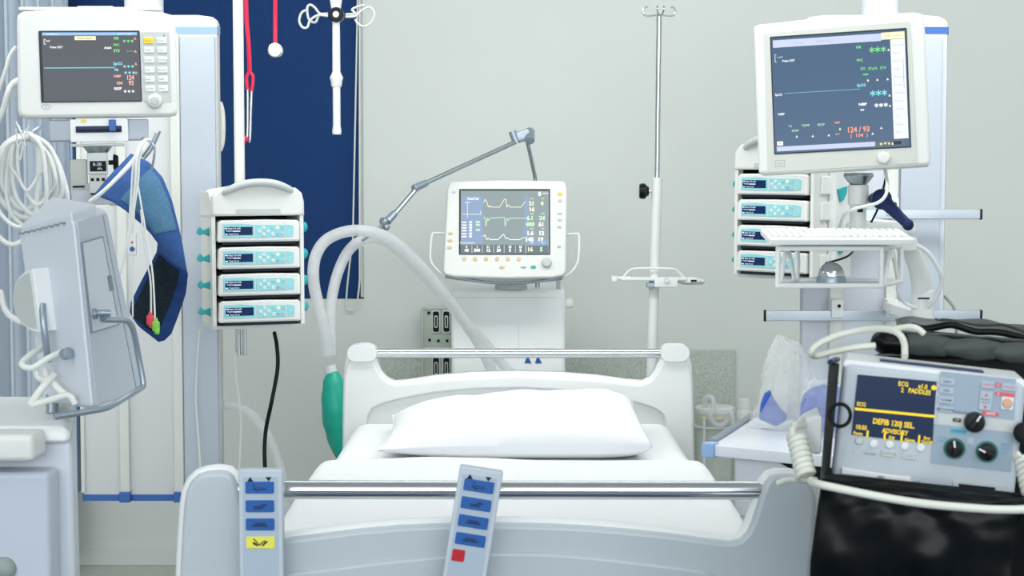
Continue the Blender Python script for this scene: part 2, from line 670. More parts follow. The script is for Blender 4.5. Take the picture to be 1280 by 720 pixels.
MB('curtain_blue').grid(curt, 220, 14).build('curtain_cloth', t, solid=0.003, sharp=180)
MB('steel').cyl((cx0 - .1, 6.08, 2.53), (cx1 + .05, 6.08, 2.53), 0.012).build('curtain_rail', t)
b = MB('window_white')
b.box(((cx0 + cx1) / 2, 6.08, 2.505), (cx1 - cx0, 0.012, 0.02), .002)
b.build('heading_tape', t)

# socket panel
sx0, sz1 = XZ(528, 384, 6.24)
sx1, sz0 = XZ(566, 482, 6.24)
t = thing('wall_socket_panel', 'grey-green socket panel on the wall beside the ventilator cabinet', 'socket panel', (sx0, WY - .02, sz0))
b = MB('socket_green')
b.box(((sx0 + sx1) / 2, 6.249, (sz0 + sz1) / 2), (sx1 - sx0, 0.056, sz1 - sz0), 0.005)
b.m('panel_grey')
for (x0, x1, z0, z1) in ((sx0, sx1, sz1 - .008, sz1 + .004), (sx0 - .004, sx0 + .006, sz0, sz1), (sx1 - .006, sx1 + .006, sz0, sz1)):
    b.box(((x0 + x1) / 2, 6.226, (z0 + z1) / 2), (x1 - x0, .02, z1 - z0), .003)
z = P(545, 437, 6.22).z
b.m('window_white').box(((sx0 + sx1) / 2, 6.217, z), (sx1 - sx0 - .014, .012, .016), .003)
b.build('backplate', t)
for (px, py) in ((545, 402), (558, 402), (545, 460), (558, 460)):
    c = P(px, py, 6.216)
    s = MB('window_white')
    s.rrect(c.x - .015, c.z - .042, c.x + .015, c.z + .042, .008, 6.214, 6.222, .001)
    s.m('black_plastic').rrect(c.x - .011, c.z - .037, c.x + .011, c.z + .037, .006, 6.2125, 6.214)
    s.m('window_white').rrect(c.x - .006, c.z - .022, c.x + .006, c.z + .022, .004, 6.2115, 6.2125)
    s.m('black_plastic').rrect(c.x - .003, c.z - .018, c.x + .003, c.z + .018, .002, 6.2108, 6.2115)
    s.build('socket', t)
b = MB('black_plastic')
for (px, py) in ((537, 425), (548, 426), (559, 426), (536, 391), (537, 478), (559, 478)):
    c = P(px, py, 6.22)
    b.cyl((c.x, 6.2205, c.z), (c.x, 6.2165, c.z), .0055, seg=12)
b.build('fixing_screws', t)

# =================================================================== SUPPLY UNITS
DP = 4.90


def supply_unit(name, label, xl, xr, tubepx, bottom, side, topy=30):
    xa, xb = P(xl, 300, DP).x, P(xr, 300, DP).x
    zt = P(xr, topy + 12, DP).z
    zb = P(xl, bottom, DP).z
    zcap = P(xr, topy, DP).z
    t = thing(name, label, 'supply column', ((xa + xb) / 2, DP + .14, zb))
    w = xb - xa
    yd = DP + 0.27
    plan = []
    r = .05
    outl = [(xa + .006, DP + .012), (xa, DP + .03), (xa + .055, yd), (xb - .055, yd), (xb, DP + .03), (xb - .006, DP + .012)]

    def slab(mb, sc, z0, z1):
        cx, cy = (xa + xb) / 2, (DP + yd) / 2
        o = [(cx + (x - cx) * sc, cy + (y - cy) * sc) for x, y in outl]
        n = len(o)
        vs = [(x, y, z0) for x, y in o] + [(x, y, z1) for x, y in o]
        fs = [tuple(reversed(range(n))), tuple(range(n, 2 * n))] + [(i, (i + 1) % n, n + (i + 1) % n, n + i) for i in range(n)]
        return mb.add(vs, fs)
    bb = P(xl, bottom - 8, DP).z
    slab(MB('column_white' if side else 'body_white'), 1.0, bb, zt).build('body', t)
    slab(MB('blue_band'), 1.012, zb, bb).build('bottom_band', t)
    slab(MB('blue_band' if side else 'pale_blue'), 1.012, zt, zt + 0.02).build('top_band', t)
    # domed cap
    m = MB('column_trim')
    cx, cy = (xa + xb) / 2, (DP + yd) / 2
    rings = [(1.0, 0), (1.0, .008), (.97, .02), (.9, .03), (.7, .037), (.4, .04)]
    n = len(outl)
    vs, fs = [], []
    for s, dz in rings:
        vs += [(cx + (x - cx) * s, cy + (y - cy) * s, zt + .02 + dz) for x, y in outl]
    for i in range(len(rings) - 1):
        for k in range(n):
            l = (k + 1) % n
            fs.append((i * n + k, i * n + l, (i + 1) * n + l, (i + 1) * n + k))
    fs.append(tuple(range((len(rings) - 1) * n, len(rings) * n)))
    m.add(vs, fs).build('top_cap', t, sharp=60)
    tx0, tx1 = P(tubepx[0], 10, DP + .14).x, P(tubepx[1], 10, DP + .14).x
    m = MB('column_white').cyl(((tx0 + tx1) / 2, DP + .14, zt + .05), ((tx0 + tx1) / 2, DP + .14, ZC - .001), (tx1 - tx0) / 2, seg=32)
    m.build('ceiling_tube', t)
    return t, xa, xb, zb, zt, bb


uL, xa, xb, zb, zt, bb = supply_unit('ceiling_supply_unit', 'tall white ceiling-hung column with blue bands, behind the hanging blue cuff',
                                     96, 275, (156, 204), 627, 0)
for (a, c) in ((148, 160), (216, 228)):
    x0, x1 = P(a, 500, DP - .01).x, P(c, 500, DP - .01).x
    MB('column_trim').box(((x0 + x1) / 2, DP + .003, (bb + zt) / 2 + .004), (x1 - x0, 0.018, zt - bb - .01), 0.004).build('vertical_trim', uL)
    MB('blue_band').box(((x0 + x1) / 2, DP - .001, bb - .005), (x1 - x0 + .004, 0.022, .03), 0.003).build('trim_foot', uL)
x0, x1 = P(229, 500, DP).x, P(273, 500, DP).x
MB('column_grey').box(((x0 + x1) / 2, DP + .008, (bb + zt) / 2), (x1 - x0, .014, zt - bb - .012), .004).build('side_panel', uL)
x0, x1 = P(97, 500, DP).x, P(102, 500, DP).x
MB('column_trim').box(((x0 + x1) / 2 + .006, DP + .008, (bb + zt) / 2), (.012, .016, zt - bb - .012), .004).build('edge_trim', uL)
b = MB('column_trim')
e0, e1 = P(274, 128, DP + .06), P(274, 188, DP + .06)
b.tube([e0, P(277, 140, DP + .06), P(278, 160, DP + .06), P(277, 178, DP + .06), e1], 0.009, 8)
b.box(P(278, 163, DP + .06), (.012, .02, .022), .003)
b.build('side_latch', uL)
# wall-side blue edge strip
b = MB('pale_blue')
x0 = P(93, 500, DP + .02).x
b.box((x0, DP + .09, (bb + zt) / 2), (.006, .12, zt - bb), .001)
b.build('edge_strip', uL)

uR, xa2, xb2, zb2, zt2, bb2 = supply_unit('ceiling_supply_unit', 'tall white ceiling-hung column with two long steel rails, behind the big tilted monitor',
                                          1003, 1184, (1077, 1123), 627, 1)
for (a, c) in ((1036, 1052), (1106, 1120)):
    x0, x1 = P(a, 500, DP - .01).x, P(c, 500, DP - .01).x
    MB('column_trim').box(((x0 + x1) / 2, DP + .003, (bb2 + zt2) / 2 + .004), (x1 - x0, 0.018, zt2 - bb2 - .01), 0.004).build('vertical_trim', uR)
x0, x1 = P(1122, 500, DP).x, P(1172, 500, DP).x
MB('column_grey').box(((x0 + x1) / 2, DP + .008, (bb2 + zt2) / 2), (x1 - x0, .014, zt2 - bb2 - .012), .004).build('side_panel', uR)
for (ya, yb, xl) in ((262, 274, 957), (388, 401, 957)):
    a, c = P(xl, ya, DP - .05), P(1225, yb, DP - .05)
    r_ = MB('brushed_steel').box(((a.x + c.x) / 2, DP - .05, (a.z + c.z) / 2), (c.x - a.x, .011, a.z - c.z), .002).build('equipment_rail', uR)
    for x in (a.x - .002, c.x + .002):
        MB('black_plastic').box((x, DP - .05, (a.z + c.z) / 2), (.006, .014, a.z - c.z + .003), .001).build('rail_end_cap', r_)
    for pxx in (1044, 1113):
        q = P(pxx, (ya + yb) / 2, DP - .03)
        cl = MB('white_plastic').box((q.x, DP - .035, q.z + .022), (.034, .06, .052), .004).build('rail_bracket', uR)
        MB('black_plastic').cyl((q.x + .004, DP - .0655, q.z + .03), (q.x + .004, DP - .069, q.z + .03), .005, seg=12).build('bracket_screw', cl)

# =================================================================== DEVICES
def icon_rect(mb, x, z, w, h, r, y0, y1, bev=.0006):
    return mb.rrect(x - w / 2, z - h / 2, x + w / 2, z + h / 2, r, y0, y1, bev, 1)


# ---------------- patient monitor at the supply column beside the blind
M, w, h = frame_px((17, 11), (219, 11), (17, 149), 4.21, 4.29)
t = thing('patient_monitor', 'wide white patient monitor with a column of twelve keys beside its dark grey screen', 'monitor', M)
S = w / 202.0                      # metres per photograph pixel on this face
X = lambda px: (px - 118) * S
Z = lambda py: (80 - py) * S
ol = [(X(19), Z(146)), (X(17), Z(138)), (X(20), Z(24)), (X(22), Z(17)), (X(30), Z(13)), (X(75), Z(10.5)), (X(118), Z(9.5)), (X(165), Z(11)), (X(205), Z(15)), (X(215), Z(18)), (X(219), Z(25)),
      (X(219), Z(140)), (X(216), Z(147)), (X(208), Z(149)), (X(27), Z(149))]
MB('case_white').prism(ol, 0, .06, .010, 3).prism([(x * .9, z * .9) for x, z in ol], .05, .12, .012, 2).build('casing', t, 'L')
b = MB('case_white')
b.box((X(112), .05, Z(8.5)), (180 * S, .05, 4 * S), .003)
b.box((X(118), .05, Z(6.5)), (46 * S, .04, 3 * S), .003)
b.build('top_handle', t, 'L')
# screen
b = MB('screen_border')
b.rrect(X(46.5), Z(129.5), X(173), Z(38), .003, -.0015, .004)
b.m('screen_slate').rect(X(50), Z(128), X(171.5), Z(40), -.0022)
b.m('glow_sky').rect(X(51), Z(44), X(169.5), Z(40.3), -.0026)
b.m('glow_cream').rect(X(91), Z(50), X(117.5), Z(45), -.0028)
b.m('glow_teal').rect(X(52), Z(86), X(140), Z(84.6), -.0026)
b.m('glow_white')
b.line([(X(55), Z(49)), (X(53), Z(49)), (X(53), Z(55)), (X(55), Z(55))], .6 * S, -.0026)
b.text('1mV', X(57.5), Z(51), -.0026, 3.4 * S, 'CENTER', .02)
b.text('Pulse DET', X(68), Z(59), -.0026, 3.8 * S, 'CENTER', .02)
b.text('Adult', X(132), Z(60), -.0026, 4 * S, 'CENTER', .03)
b.m('ink').text('Insert sensor', X(104), Z(47.6), -.0032, 3.4 * S)
b.m('glow_white').text('Waveforms 1', X(64), Z(42.2), -.0032, 3 * S)
b.text('ADULT 13:37', X(154), Z(42.2), -.0032, 3 * S)
b.m('glow_green')
b.text('HR', X(143), Z(48), -.0026, 5 * S, 'CENTER', .03)
b.stars(X(158), Z(51.5), -.0026, 1.6 * S, 5.0 * S, 3, .22)
b.text('PVC', X(143), Z(56.5), -.0026, 4.2 * S, 'CENTER', .03)
b.text('STII', X(143), Z(64), -.0026, 5 * S, 'CENTER', .03)
b.text('- - -', X(160), Z(64), -.0026, 5 * S, 'CENTER', .03)
b.m('glow_cyan')
b.text('SpO2', X(144), Z(80.5), -.0026, 5 * S, 'CENTER', .03)
b.stars(X(157.5), Z(84), -.0026, 1.6 * S, 5.0 * S, 3, .22)
b.text('PR', X(142), Z(88.5), -.0026, 4.6 * S, 'CENTER', .03)
b.stars(X(158.5), Z(92), -.0026, 1.6 * S, 5.0 * S, 3, .22)
b.m('glow_pink')
b.text('NIBP', X(143), Z(96.5), -.0026, 4.4 * S, 'CENTER', .03)
b.text('124', X(159), Z(98.5), -.0026, 8.2 * S, 'CENTER', .03, .8)
b.text('93', X(160), Z(105.5), -.0026, 8.2 * S, 'CENTER', .03, .8)
b.text('104', X(145), Z(105.5), -.0026, 5.4 * S, 'CENTER', .03)
b.m('glow_white')
b.text('RESP', X(143), Z(112.5), -.0026, 4.6 * S, 'CENTER', .03)
b.stars(X(157), Z(116), -.0026, 1.6 * S, 5.0 * S, 3, .22)
b.m('glow_orange')
for yy in (48, 64.5, 80.5, 92):
    b.add([(X(165), -.0026, Z(yy + 1.6)), (X(168.5), -.0026, Z(yy + 1.6)), (X(166.7), -.0026, Z(yy - 1.8))], [(0, 1, 2)])
b.build('screen', t, 'L', wn=False)
b = MB('panel_grey').rrect(X(174.5), Z(130), X(210.5), Z(40), .003, -.0012, .003)
b.m('bezel_grey').rect(X(175), Z(107), X(210), Z(106.2), -.0014)
b.m('ink_grey').disc(X(203.5), Z(44.5), 1.3 * S, -.0014, 8)
pn = b.build('key_panel', t, 'L')
rows = [50.8, 62.7, 75.5, 88.5, 100.5, 112.5]
lab = [('Alarms', 'Zoom'), ('Trend', 'Vitals'), ('Freeze', 'Discharge'), ('Print', 'Record'), ('Mark', 'NIBP'), ('Standby', 'Menu')]
for i, yy in enumerate(rows):
    for j, xx in enumerate((183.8, 200.5)):
        first = (i == 0 and j == 0)
        k = MB('yellow_key' if first else 'button_white')
        icon_rect(k, X(xx), Z(yy), 12.4 * S, 7.6 * S, .0015, -.0035, 0)
        k.m('ink_grey').text(lab[i][j], X(xx - 5), Z(yy + .4), -.0037, 3.0 * S, 'LEFT')
        o = k.build('key', pn, 'L', wn=False)
        if first:
            plabel(o, 'yellow key')
b = MB('bezel_grey').cyl((X(189), 0, Z(129)), (X(189), -.004, Z(129)), 10.5 * S, 10.2 * S, 32)
b.m('case_white').cyl((X(189), -.004, Z(129)), (X(189), -.02, Z(129)), 9.2 * S, 8.4 * S, 32, .004)
b.m('panel_grey').ball((X(189), -.0205, Z(129)), (6 * S, .0015, 6 * S), 16)
b.build('rotary_knob', t, 'L')
b = MB('ink_grey')
for cx in (50, 54.5):
    b.line([(X(cx) + 2.2 * S * math.cos(a * .5236), Z(135) + 2.0 * S * math.sin(a * .5236)) for a in range(13)], .35 * S, -.0004)
b.line([(X(52.5) + 6.2 * S * math.cos(a * .3), Z(135) + 3.4 * S * math.sin(a * .3)) for a in range(22)], .3 * S, -.0004)
b.build('logo', t, 'L', wn=False)
b = MB('column_grey').box((X(117), .075, Z(165)), (126 * S, .11, 27 * S), .004)
b.m('ink_grey').rect(X(55), Z(178.6), X(179), Z(177.8), .0198)
mr = b.build('module_box', t, 'L')
b = MB('white_plastic')
b.rrect(X(81), Z(180.5), X(154), Z(151), .004, .004, .03, .002)
b.m('navy_plastic').rrect(X(88), Z(168.5), X(146), Z(160), .002, .0025, .006)
b.m('dark_slot').rrect(X(90), Z(167), X(144), Z(164), .001, .0015, .0026)
b.m('yellow_key').disc(X(98), Z(153.5), 4 * S, .0034, 14, .5)
md = b.build('module', mr, 'L')
b = MB('key_blue').box((X(134.5), 0, Z(159.5)), (9 * S, .012, 15 * S), .002)
b.build('module_latch', t, 'L')
b = MB('white_plastic')
b.box((X(114), .07, Z(184)), (68 * S, .1, 3.4 * S), .002)
b.m('brushed_steel').lathe([(0, 0), (13 * S, 0), (16 * S, 4 * S), (19 * S, 8 * S), (0, 8 * S)], (X(114), .07, Z(194)), (0, 0, 1), 28)
b.m('white_plastic').rrect(X(100), Z(222), X(126), Z(194), .003, .04, .1, .003)
b.m('dark_slot').rrect(X(103.5), Z(218.5), X(124.5), Z(205), .001, .0385, .042)
b.m('lcd_text').text('0-20', X(113), Z(209.5), .038, 6 * S)
b.text('kPa', X(116), Z(215), .038, 4 * S)
b.m('column_trim').rrect(X(102), Z(248), X(125), Z(222), .003, .045, .095, .003)
b.m('dark_slot')
for q in (106, 113, 120):
    b.rrect(X(q - 2), Z(231), X(q + 2), Z(227), .001, .0435, .046)
b.rrect(X(103), Z(249), X(124), Z(246.5), .001, .043, .05)
b.build('swivel_neck', t, 'L')
MB('black_plastic').cyl((X(127), .07, Z(207)), (X(134), .07, Z(207)), .006).cyl((X(133), .07, Z(207)), (X(140), .07, Z(207)), .021, .019, 16, .005).build('clamp_knob', t, 'L')
# support block from neck back to the column
b = MB('column_white').box((X(108), .33, Z(243)), (.05, .5, .035), .006).box((X(108), .09, Z(252)), (60 * S, .07, 20 * S), .004)
b.m('column_trim').box((X(88), .12, Z(225)), (22 * S, .06, 46 * S), .004).box((X(140), .2, Z(252)), (30 * S, .06, 26 * S), .004)
b.m('dark_slot').box((X(88), .088, Z(238)), (16 * S, .004, 2.4 * S)).box((X(137), .168, Z(246)), (16 * S, .004, 2 * S))
b.build('support_arm', t, 'L')
# cable entering the side of the casing
b = MB('cable_white')
b.tube([(X(17.5), .05, Z(100)), (X(10), .045, Z(104)), (X(4), .04, Z(116)), (X(-4), .05, Z(140)), (X(-20), .07, Z(170))], .007, 10)
b.cyl((X(19), .05, Z(99)), (X(10), .048, Z(104)), .009, .008)
b.tube([(X(16.5), .07, Z(55)), (X(8), .07, Z(66)), (X(2), .07, Z(84)), (X(-8), .08, Z(110))], .005, 8)
b.build('side_cable', t, 'L')

# ---------------- coiled monitor cables on the hook
t = thing('coiled_cable', 'thick bundle of white cables looped over a hook in front of the curtain', 'cable', P(30, 168, 4.35))
hk = MB('grey_metal')
hk.tube([P(52, 156, 4.17), P(48, 160, 4.15), P(38, 166, 4.13), P(27, 166, 4.10), P(22, 157, 4.10)], .0045, 8)
hk.build('hanging_hook', t)
b = MB('cable_white')
rng = random.Random(3)
loops = [(-4, 70, 272, 6.0, 0), (2, 62, 262, 6.0, 0), (8, 84, 288, 5.4, 0), (16, 78, 270, 5.4, 0), (-14, 46, 306, 6.2, 0), (24, 70, 256, 4.2, 0), (14, 54, 238, 4.0, 0), (-8, 58, 284, 5.2, 0)]
for i, (xl, xr, yb, rp, dz) in enumerate(loops):
    D = 4.12 - .010 * i
    r = rp * .5 * D / FPX * 1.05
    top = 167 + (i % 3) * 3
    b.tube([P(27 + i, top + 2, D), P((xl + 27) / 2 - 3, top + 14, D), P(xl, (top + yb) / 2 + 5, D), P(xl + 8, yb - 18, D), P((xl + xr) / 2, yb, D - .01), P(xr - 5, yb - 20, D), P(xr, (top + yb) / 2 + 10, D - .012), P((xr + 36) / 2 + 6, top + 18, D - .012), P(34 + i, top + 1, D - .006)], r, 8, closed=True)
b.build('cable_loops', t)
b = MB('cable_white')
b.tube([P(36, 156, 4.0), P(30, 175, 4.0), P(24, 200, 4.0), P(20, 160, 4.0)], .002, 6)
b.tube([P(20, 152, 4.0), P(26, 166, 4.0), P(32, 182, 4.0)], .002, 6)
b.build('cable_tie', t)

# ---------------- blue cuff
t = thing('blood_pressure_cuff', 'twisted blue blood pressure cuff hanging from a hook beneath the patient monitor', 'cuff', P(185, 200, 4.2))
rows_ = [((118, 243, 4.16), (164, 193, 4.22)), ((140, 252, 4.15), (186, 203, 4.20)), ((158, 264, 4.14), (203, 222, 4.18)), ((177, 280, 4.14), (214, 250, 4.17)), ((190, 293, 4.15), (223, 285, 4.17)),
         ((198, 303, 4.17), (230, 318, 4.18)), ((197, 314, 4.20), (235, 343, 4.20)), ((186, 335, 4.235), (232, 368, 4.235)), ((174, 358, 4.25), (224, 392, 4.25)), ((164, 378, 4.25), (214, 417, 4.25)),
         ((163, 390, 4.25), (206, 425, 4.25)), ((172, 404, 4.25), (198, 427, 4.25))]


def ribbon(u, v, off=0.0):
    k = v * (len(rows_) - 1)
    i = min(int(k), len(rows_) - 2)
    f = k - i
    f = f * f * (3 - 2 * f) * .5 + f * .5
    l = [P(*r[0]) for r in (rows_[i], rows_[i + 1])]
    rr_ = [P(*r[1]) for r in (rows_[i], rows_[i + 1])]
    a, c = l[0].lerp(l[1], f), rr_[0].lerp(rr_[1], f)
    p = a.lerp(c, u)
    p.y += -0.012 * math.sin(math.pi * u) + off + .003 * noise.noise(V((u * 3, v * 9, 0)))
    return p


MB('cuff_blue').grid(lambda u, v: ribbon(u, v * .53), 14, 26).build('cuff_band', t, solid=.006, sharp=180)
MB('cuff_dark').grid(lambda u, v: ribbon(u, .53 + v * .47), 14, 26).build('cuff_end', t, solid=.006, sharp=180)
MB('cuff_patch').grid(lambda u, v: ribbon(.14 + u * .8, .12 + v * .25, -.006), 10, 12).build('fastening_patch', t, solid=.002, sharp=180)
MB('velcro').grid(lambda u, v: ribbon(.10 + u * .66, .56 + v * .36, -.006), 10, 14).build('velcro_patch', t, solid=.002, sharp=180)
hk = MB('grey_metal')
hk.tube([P(178, 196, 4.25), P(188, 182, 4.24), P(195, 166, 4.24)], .003, 8)
hk.tube([P(180, 199, 4.27), P(190, 186, 4.27), P(200, 164, 4.27)], .003, 8)
hk.tube([P(178, 172, 4.2), P(186, 176, 4.17), P(193, 184, 4.15), P(192, 200, 4.15), P(189, 212, 4.155)], .003, 8)
hk.build('hanging_hook', t)
b = MB('cable_white')
b.tube([P(182, 175, 4.16), P(170, 195, 4.14), P(150, 218, 4.12), P(130, 238, 4.11), P(112, 252, 4.11)], .0045, 8)
b.tube([P(184, 176, 4.16), P(178, 190, 4.14), P(160, 210, 4.12), P(138, 232, 4.11), P(118, 250, 4.11)], .0035, 8)
b.build('air_hose', t)

# ---------------- ECG leads
t = thing('ecg_lead_set', 'white lead wires ending in a red and a green clip before the blue cuff', 'leads', P(190, 180, 4.14))
b = MB('cable_white')
b.tube([P(186, 174, 4.13), P(178, 178, 4.12), P(171, 200, 4.10), P(168, 240, 4.10), P(162, 285, 4.1), P(154, 330, 4.10)], .0035, 8)
b.tube([P(184, 174, 4.13), P(176, 180, 4.12), P(167, 205, 4.10), P(164, 245, 4.10), P(161, 290, 4.1)], .0028, 8)
b.tube([P(188, 175, 4.14), P(180, 178, 4.12), P(174, 200, 4.11), P(172, 230, 4.10), P(161, 300, 4.10), P(148, 350, 4.1)], .0028, 8)
b.tube([P(176, 262, 4.11), P(182, 320, 4.10), P(188, 350, 4.10), P(189, 398, 4.10)], .0022, 8)
b.tube([P(172, 230, 4.105), P(184, 300, 4.10), P(191, 345, 4.095), P(194, 403, 4.09)], .0022, 8)
b.tube([P(168, 250, 4.1), P(166, 330, 4.1), P(166, 396, 4.10)], .002, 8)
b.build('wires', t)
b = MB('white_plastic')
q = P(165, 305, 4.105)
b.box(q, (.022, .012, .055), .004)
b.m('key_blue').cyl((q.x + .002, q.y - .0055, q.z - .012), (q.x + .002, q.y - .009, q.z - .012), .006)
b.m('red_clip').cyl((q.x + .002, q.y - .0055, q.z + .004), (q.x + .002, q.y - .008, q.z + .004), .003)
b.build('lead_connector', t)
for nm, c, (px, py) in (('red clip', 'red_clip', (188, 400)), ('green clip', 'green_clip', (195, 408))):
    D_ = 4.10 if c == 'red_clip' else 4.085
    q = P(px, py, D_)
    o = MB(c).box(q, (.018, .012, .026), .005).box((q.x + .003, q.y - .003, q.z - .012), (.012, .01, .014), .004).cyl((q.x, q.y, q.z + .012), (q.x, q.y, q.z + .02), .005, .003).build('clip', t)
    plabel(o, nm)

# ---------------- infusion pumps and their racks
def make_pump(M, label):
    t = thing('infusion_pump', label, 'infusion pump', M, 'infusion pumps')
    W2, H2 = .111, .029
    b = MB('case_white')
    ol = [(-W2, -H2 + .006), (-W2 + .004, -H2), (W2 - .003, -H2), (W2, -H2 + .004), (W2, H2 - .007), (W2 - .006, H2 - .001), (.02, H2 + .0012), (-W2 + .012, H2), (-W2 + .003, H2 - .006)]
    b.prism(ol, -.012, .15, .004, 3)
    b.m('bezel_grey')
    for q in (-.07, 0, .07):
        b.cyl((q, -.0122, H2 - .005), (q, -.0128, H2 - .005), .0012, seg=8)
    b.m('ink_grey').rect(-W2 + .01, -H2 + .0045, W2 - .006, -H2 + .0037, -.0123)
    b.build('casing', t, 'L')
    b = MB('teal_light')
    b.prism([(-.097, -.0165), (-.012, -.017), (-.012, .017), (-.05, .0205), (-.096, .0185)], -.0135, -.0125, .0004, 1)
    b.m('lcd_navy').rect(-.092, -.0105, -.017, .0115, -.0139)
    b.m('lcd_text').rect(-.091, .0062, -.084, .0095, -.0142).rect(-.091, -.0092, -.084, -.0062, -.0142).rect(-.07, -.001, -.05, .0018, -.0142)
    b.text('Rate 5.0 ml/h', -.082, .0075, -.0142, .0062, 'LEFT', .02)
    b.text('Volume', -.088, .0012, -.0142, .0055, 'LEFT', .02)
    b.text('Total 12 ml', -.081, -.0075, -.0142, .0055, 'LEFT', .02)
    b.build('display', t, 'L', wn=False)
    b = MB('teal_light')
    b.prism([(-.009, -.0175), (.072, -.0165), (.072, .0165), (.03, .0165), (-.009, .0172)], -.0135, -.0125, .0004, 1)
    b.prism([(.0745, -.0165), (.093, -.0145), (.094, .009), (.092, .0145), (.0745, .0165)], -.0135, -.0125, .0004, 1)
    b.m('button_white').text('=', .084, 0, -.0139, .012)
    kp = b.build('keypad', t, 'L', wn=False)
    for (x, z, c, r) in ((.013, .009, 'button_white', .0048), (.002, 0, 'button_white', .0048), (.024, 0, 'button_white', .0048), (.013, -.009, 'button_white', .0048), (.037, -.0085, 'button_white', .0048),
                         (.037, .0085, 'teal_light', .0045), (.050, .0085, 'glow_cream', .0048), (.064, .0085, 'teal_light', .0042), (.050, -.0085, 'pale_blue', .0045), (.063, -.0085, 'panel_grey', .0045)):
        k = MB(c).cyl((x, -.0133, z), (x, -.0152, z), r, r * .9, 14)
        k.m('ink_grey').disc(x, z, .0011, -.0154, 6)
        k.build('key', kp, 'L')
    MB('dark_slot').box((.002, .06, -H2 - .0035), (.20, .14, .007), .001).build('underside', t, 'L')
    return t


def make_rack(M, label, H=.345, W=.25, buttons=True):
    """origin: bottom centre of the front opening"""
    t = thing('pump_rack', label, 'pump rack', M)
    top = .052
    d = .19
    b = MB('case_white')
    # side cheeks
    side = [(0, 0), (d, 0), (d, H + .012), (.05, H + .012), (.012, H - .012), (0, H - .05)]
    for x0, x1 in ((-W / 2, -W / 2 + .010), (W / 2 - .010, W / 2)):
        vs = [(x0, y, z) for y, z in side] + [(x1, y, z) for y, z in side]
        n = len(side)
        b.add(vs, [tuple(range(n)), tuple(reversed(range(n, 2 * n)))] + [(i, n + i, n + (i + 1) % n, (i + 1) % n) for i in range(n)])
    b.box((0, d / 2 + .01, -.006), (W - .004, d - .02, .010), .002)
    b.m('dark_slot').box((0, d - .006, H / 2), (W - .02, .012, H - .002), .001)  # back, liner and shelves coloured dark to paint the shade between pumps
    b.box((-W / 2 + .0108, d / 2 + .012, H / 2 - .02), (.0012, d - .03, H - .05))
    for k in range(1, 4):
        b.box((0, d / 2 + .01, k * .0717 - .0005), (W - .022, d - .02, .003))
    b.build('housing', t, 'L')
    # domed top with a shoulder either side
    b = MB('case_white')
    ol = [(-W / 2 - .002, H - top), (W / 2 + .002, H - top), (W / 2 + .002, H - .016), (W / 2 - .004, H + .008), (W / 2 - .02, H + .022), (.03, H + .03), (-.03, H + .03), (-W / 2 + .02, H + .018), (-W / 2 + .002, H)]
    b.prism(ol, -.006, d - .004, .007, 3)
    b.build('top_cover', t, 'L')
    MB('panel_grey').rrect(-.06, H - top + .006, .06, H - top + .018, .002, -.0075, -.004).build('name_strip', t, 'L')
    b = MB('panel_grey')
    b.tube([(-.095, .02, H + .002), (-.085, -.006, H + .013), (-.045, -.016, H + .031), (0, -.018, H + .037), (.045, -.016, H + .033), (.085, -.006, H + .018), (.098, .02, H + .006)],
           [.008, .0095, .0105, .0105, .0105, .0095, .008], 12)
    b.build('carry_handle', t, 'L')
    for k in range(4):
        z = .036 + k * .0717
        b = MB('teal')
        b.prism([(-W / 2 - .001, z - .012), (-W / 2 - .001, z + .010), (-W / 2 - .016, z + .004), (-W / 2 - .024, z + .013), (-W / 2 - .032, z + .004), (-W / 2 - .033, z - .004), (-W / 2 - .024, z - .01), (-W / 2 - .016, z - .006)], .04, .055, .002, 2)
        b.build('release_latch', t, 'L')
        if buttons:
            MB('teal').ball((W / 2 + .004, .012, z + .01), (.010, .010, .014), 14).build('side_button', t, 'L')
    return t


# left-hand rack, on the ceiling pole
M, w, h = frame_px((264, 252), (379, 251), (265, 408), 4.565, 4.645)
HR = h
Mr = M @ Matrix.Translation((0, 0, -h / 2))
rackL = make_rack(Mr, 'white pump rack with teal latches clamped on the pole in front of the navy blind', H=.345, W=w)
names = ['bottom', 'third', 'second', 'top']
pl = [make_pump(Mr @ Matrix.Translation((.0, .0, .0375 + k * .0717)), '') for k in range(1)]
p0 = pl[0]
txt = ['lowest of the four pumps stacked in the rack on the ceiling pole', 'second pump from the bottom in the rack on the ceiling pole', 'second pump from the top in the rack on the ceiling pole', 'topmost of the four pumps in the rack on the ceiling pole']
p0['label'] = 'white infusion pump, ' + txt[0]
for k in range(1, 4):
    c = copy_tree(p0)
    c.matrix_basis = Mr @ Matrix.Translation((.0, .0, .0375 + k * .0717))
    c['label'] = 'white infusion pump, ' + txt[k]

M, w, h = frame_px((921, 195), (1016, 195), (921, 342), 4.85, 4.70)
Mr2 = M @ Matrix.Translation((0, 0, -h / 2))
rackR = make_rack(Mr2, 'white pump rack partly hidden behind the big tilted monitor and keyboard tray', H=.345, W=.25, buttons=False)
txt = ['lowest of the four pumps in the rack behind the keyboard tray', 'second pump from the bottom in the rack behind the keyboard tray', 'second pump from the top in the rack beneath the big tilted monitor', 'topmost of the four pumps in the rack beneath the big tilted monitor']
for k in range(4):
    c = copy_tree(p0)
    c.matrix_basis = Mr2 @ Matrix.Translation((.0, .0, .0375 + k * .0717))
    c['label'] = 'white infusion pump, ' + txt[k]
b = MB('white_plastic')
for k in range(4):
    z = .036 + k * .0717
    b.box((.125 + .004, .06, z), (.010, .05, .05), .004)
b.box((.125 + .012, .13, .17), (.024, .10, .36), .006)
b.build('side_holder', rackR, 'L')
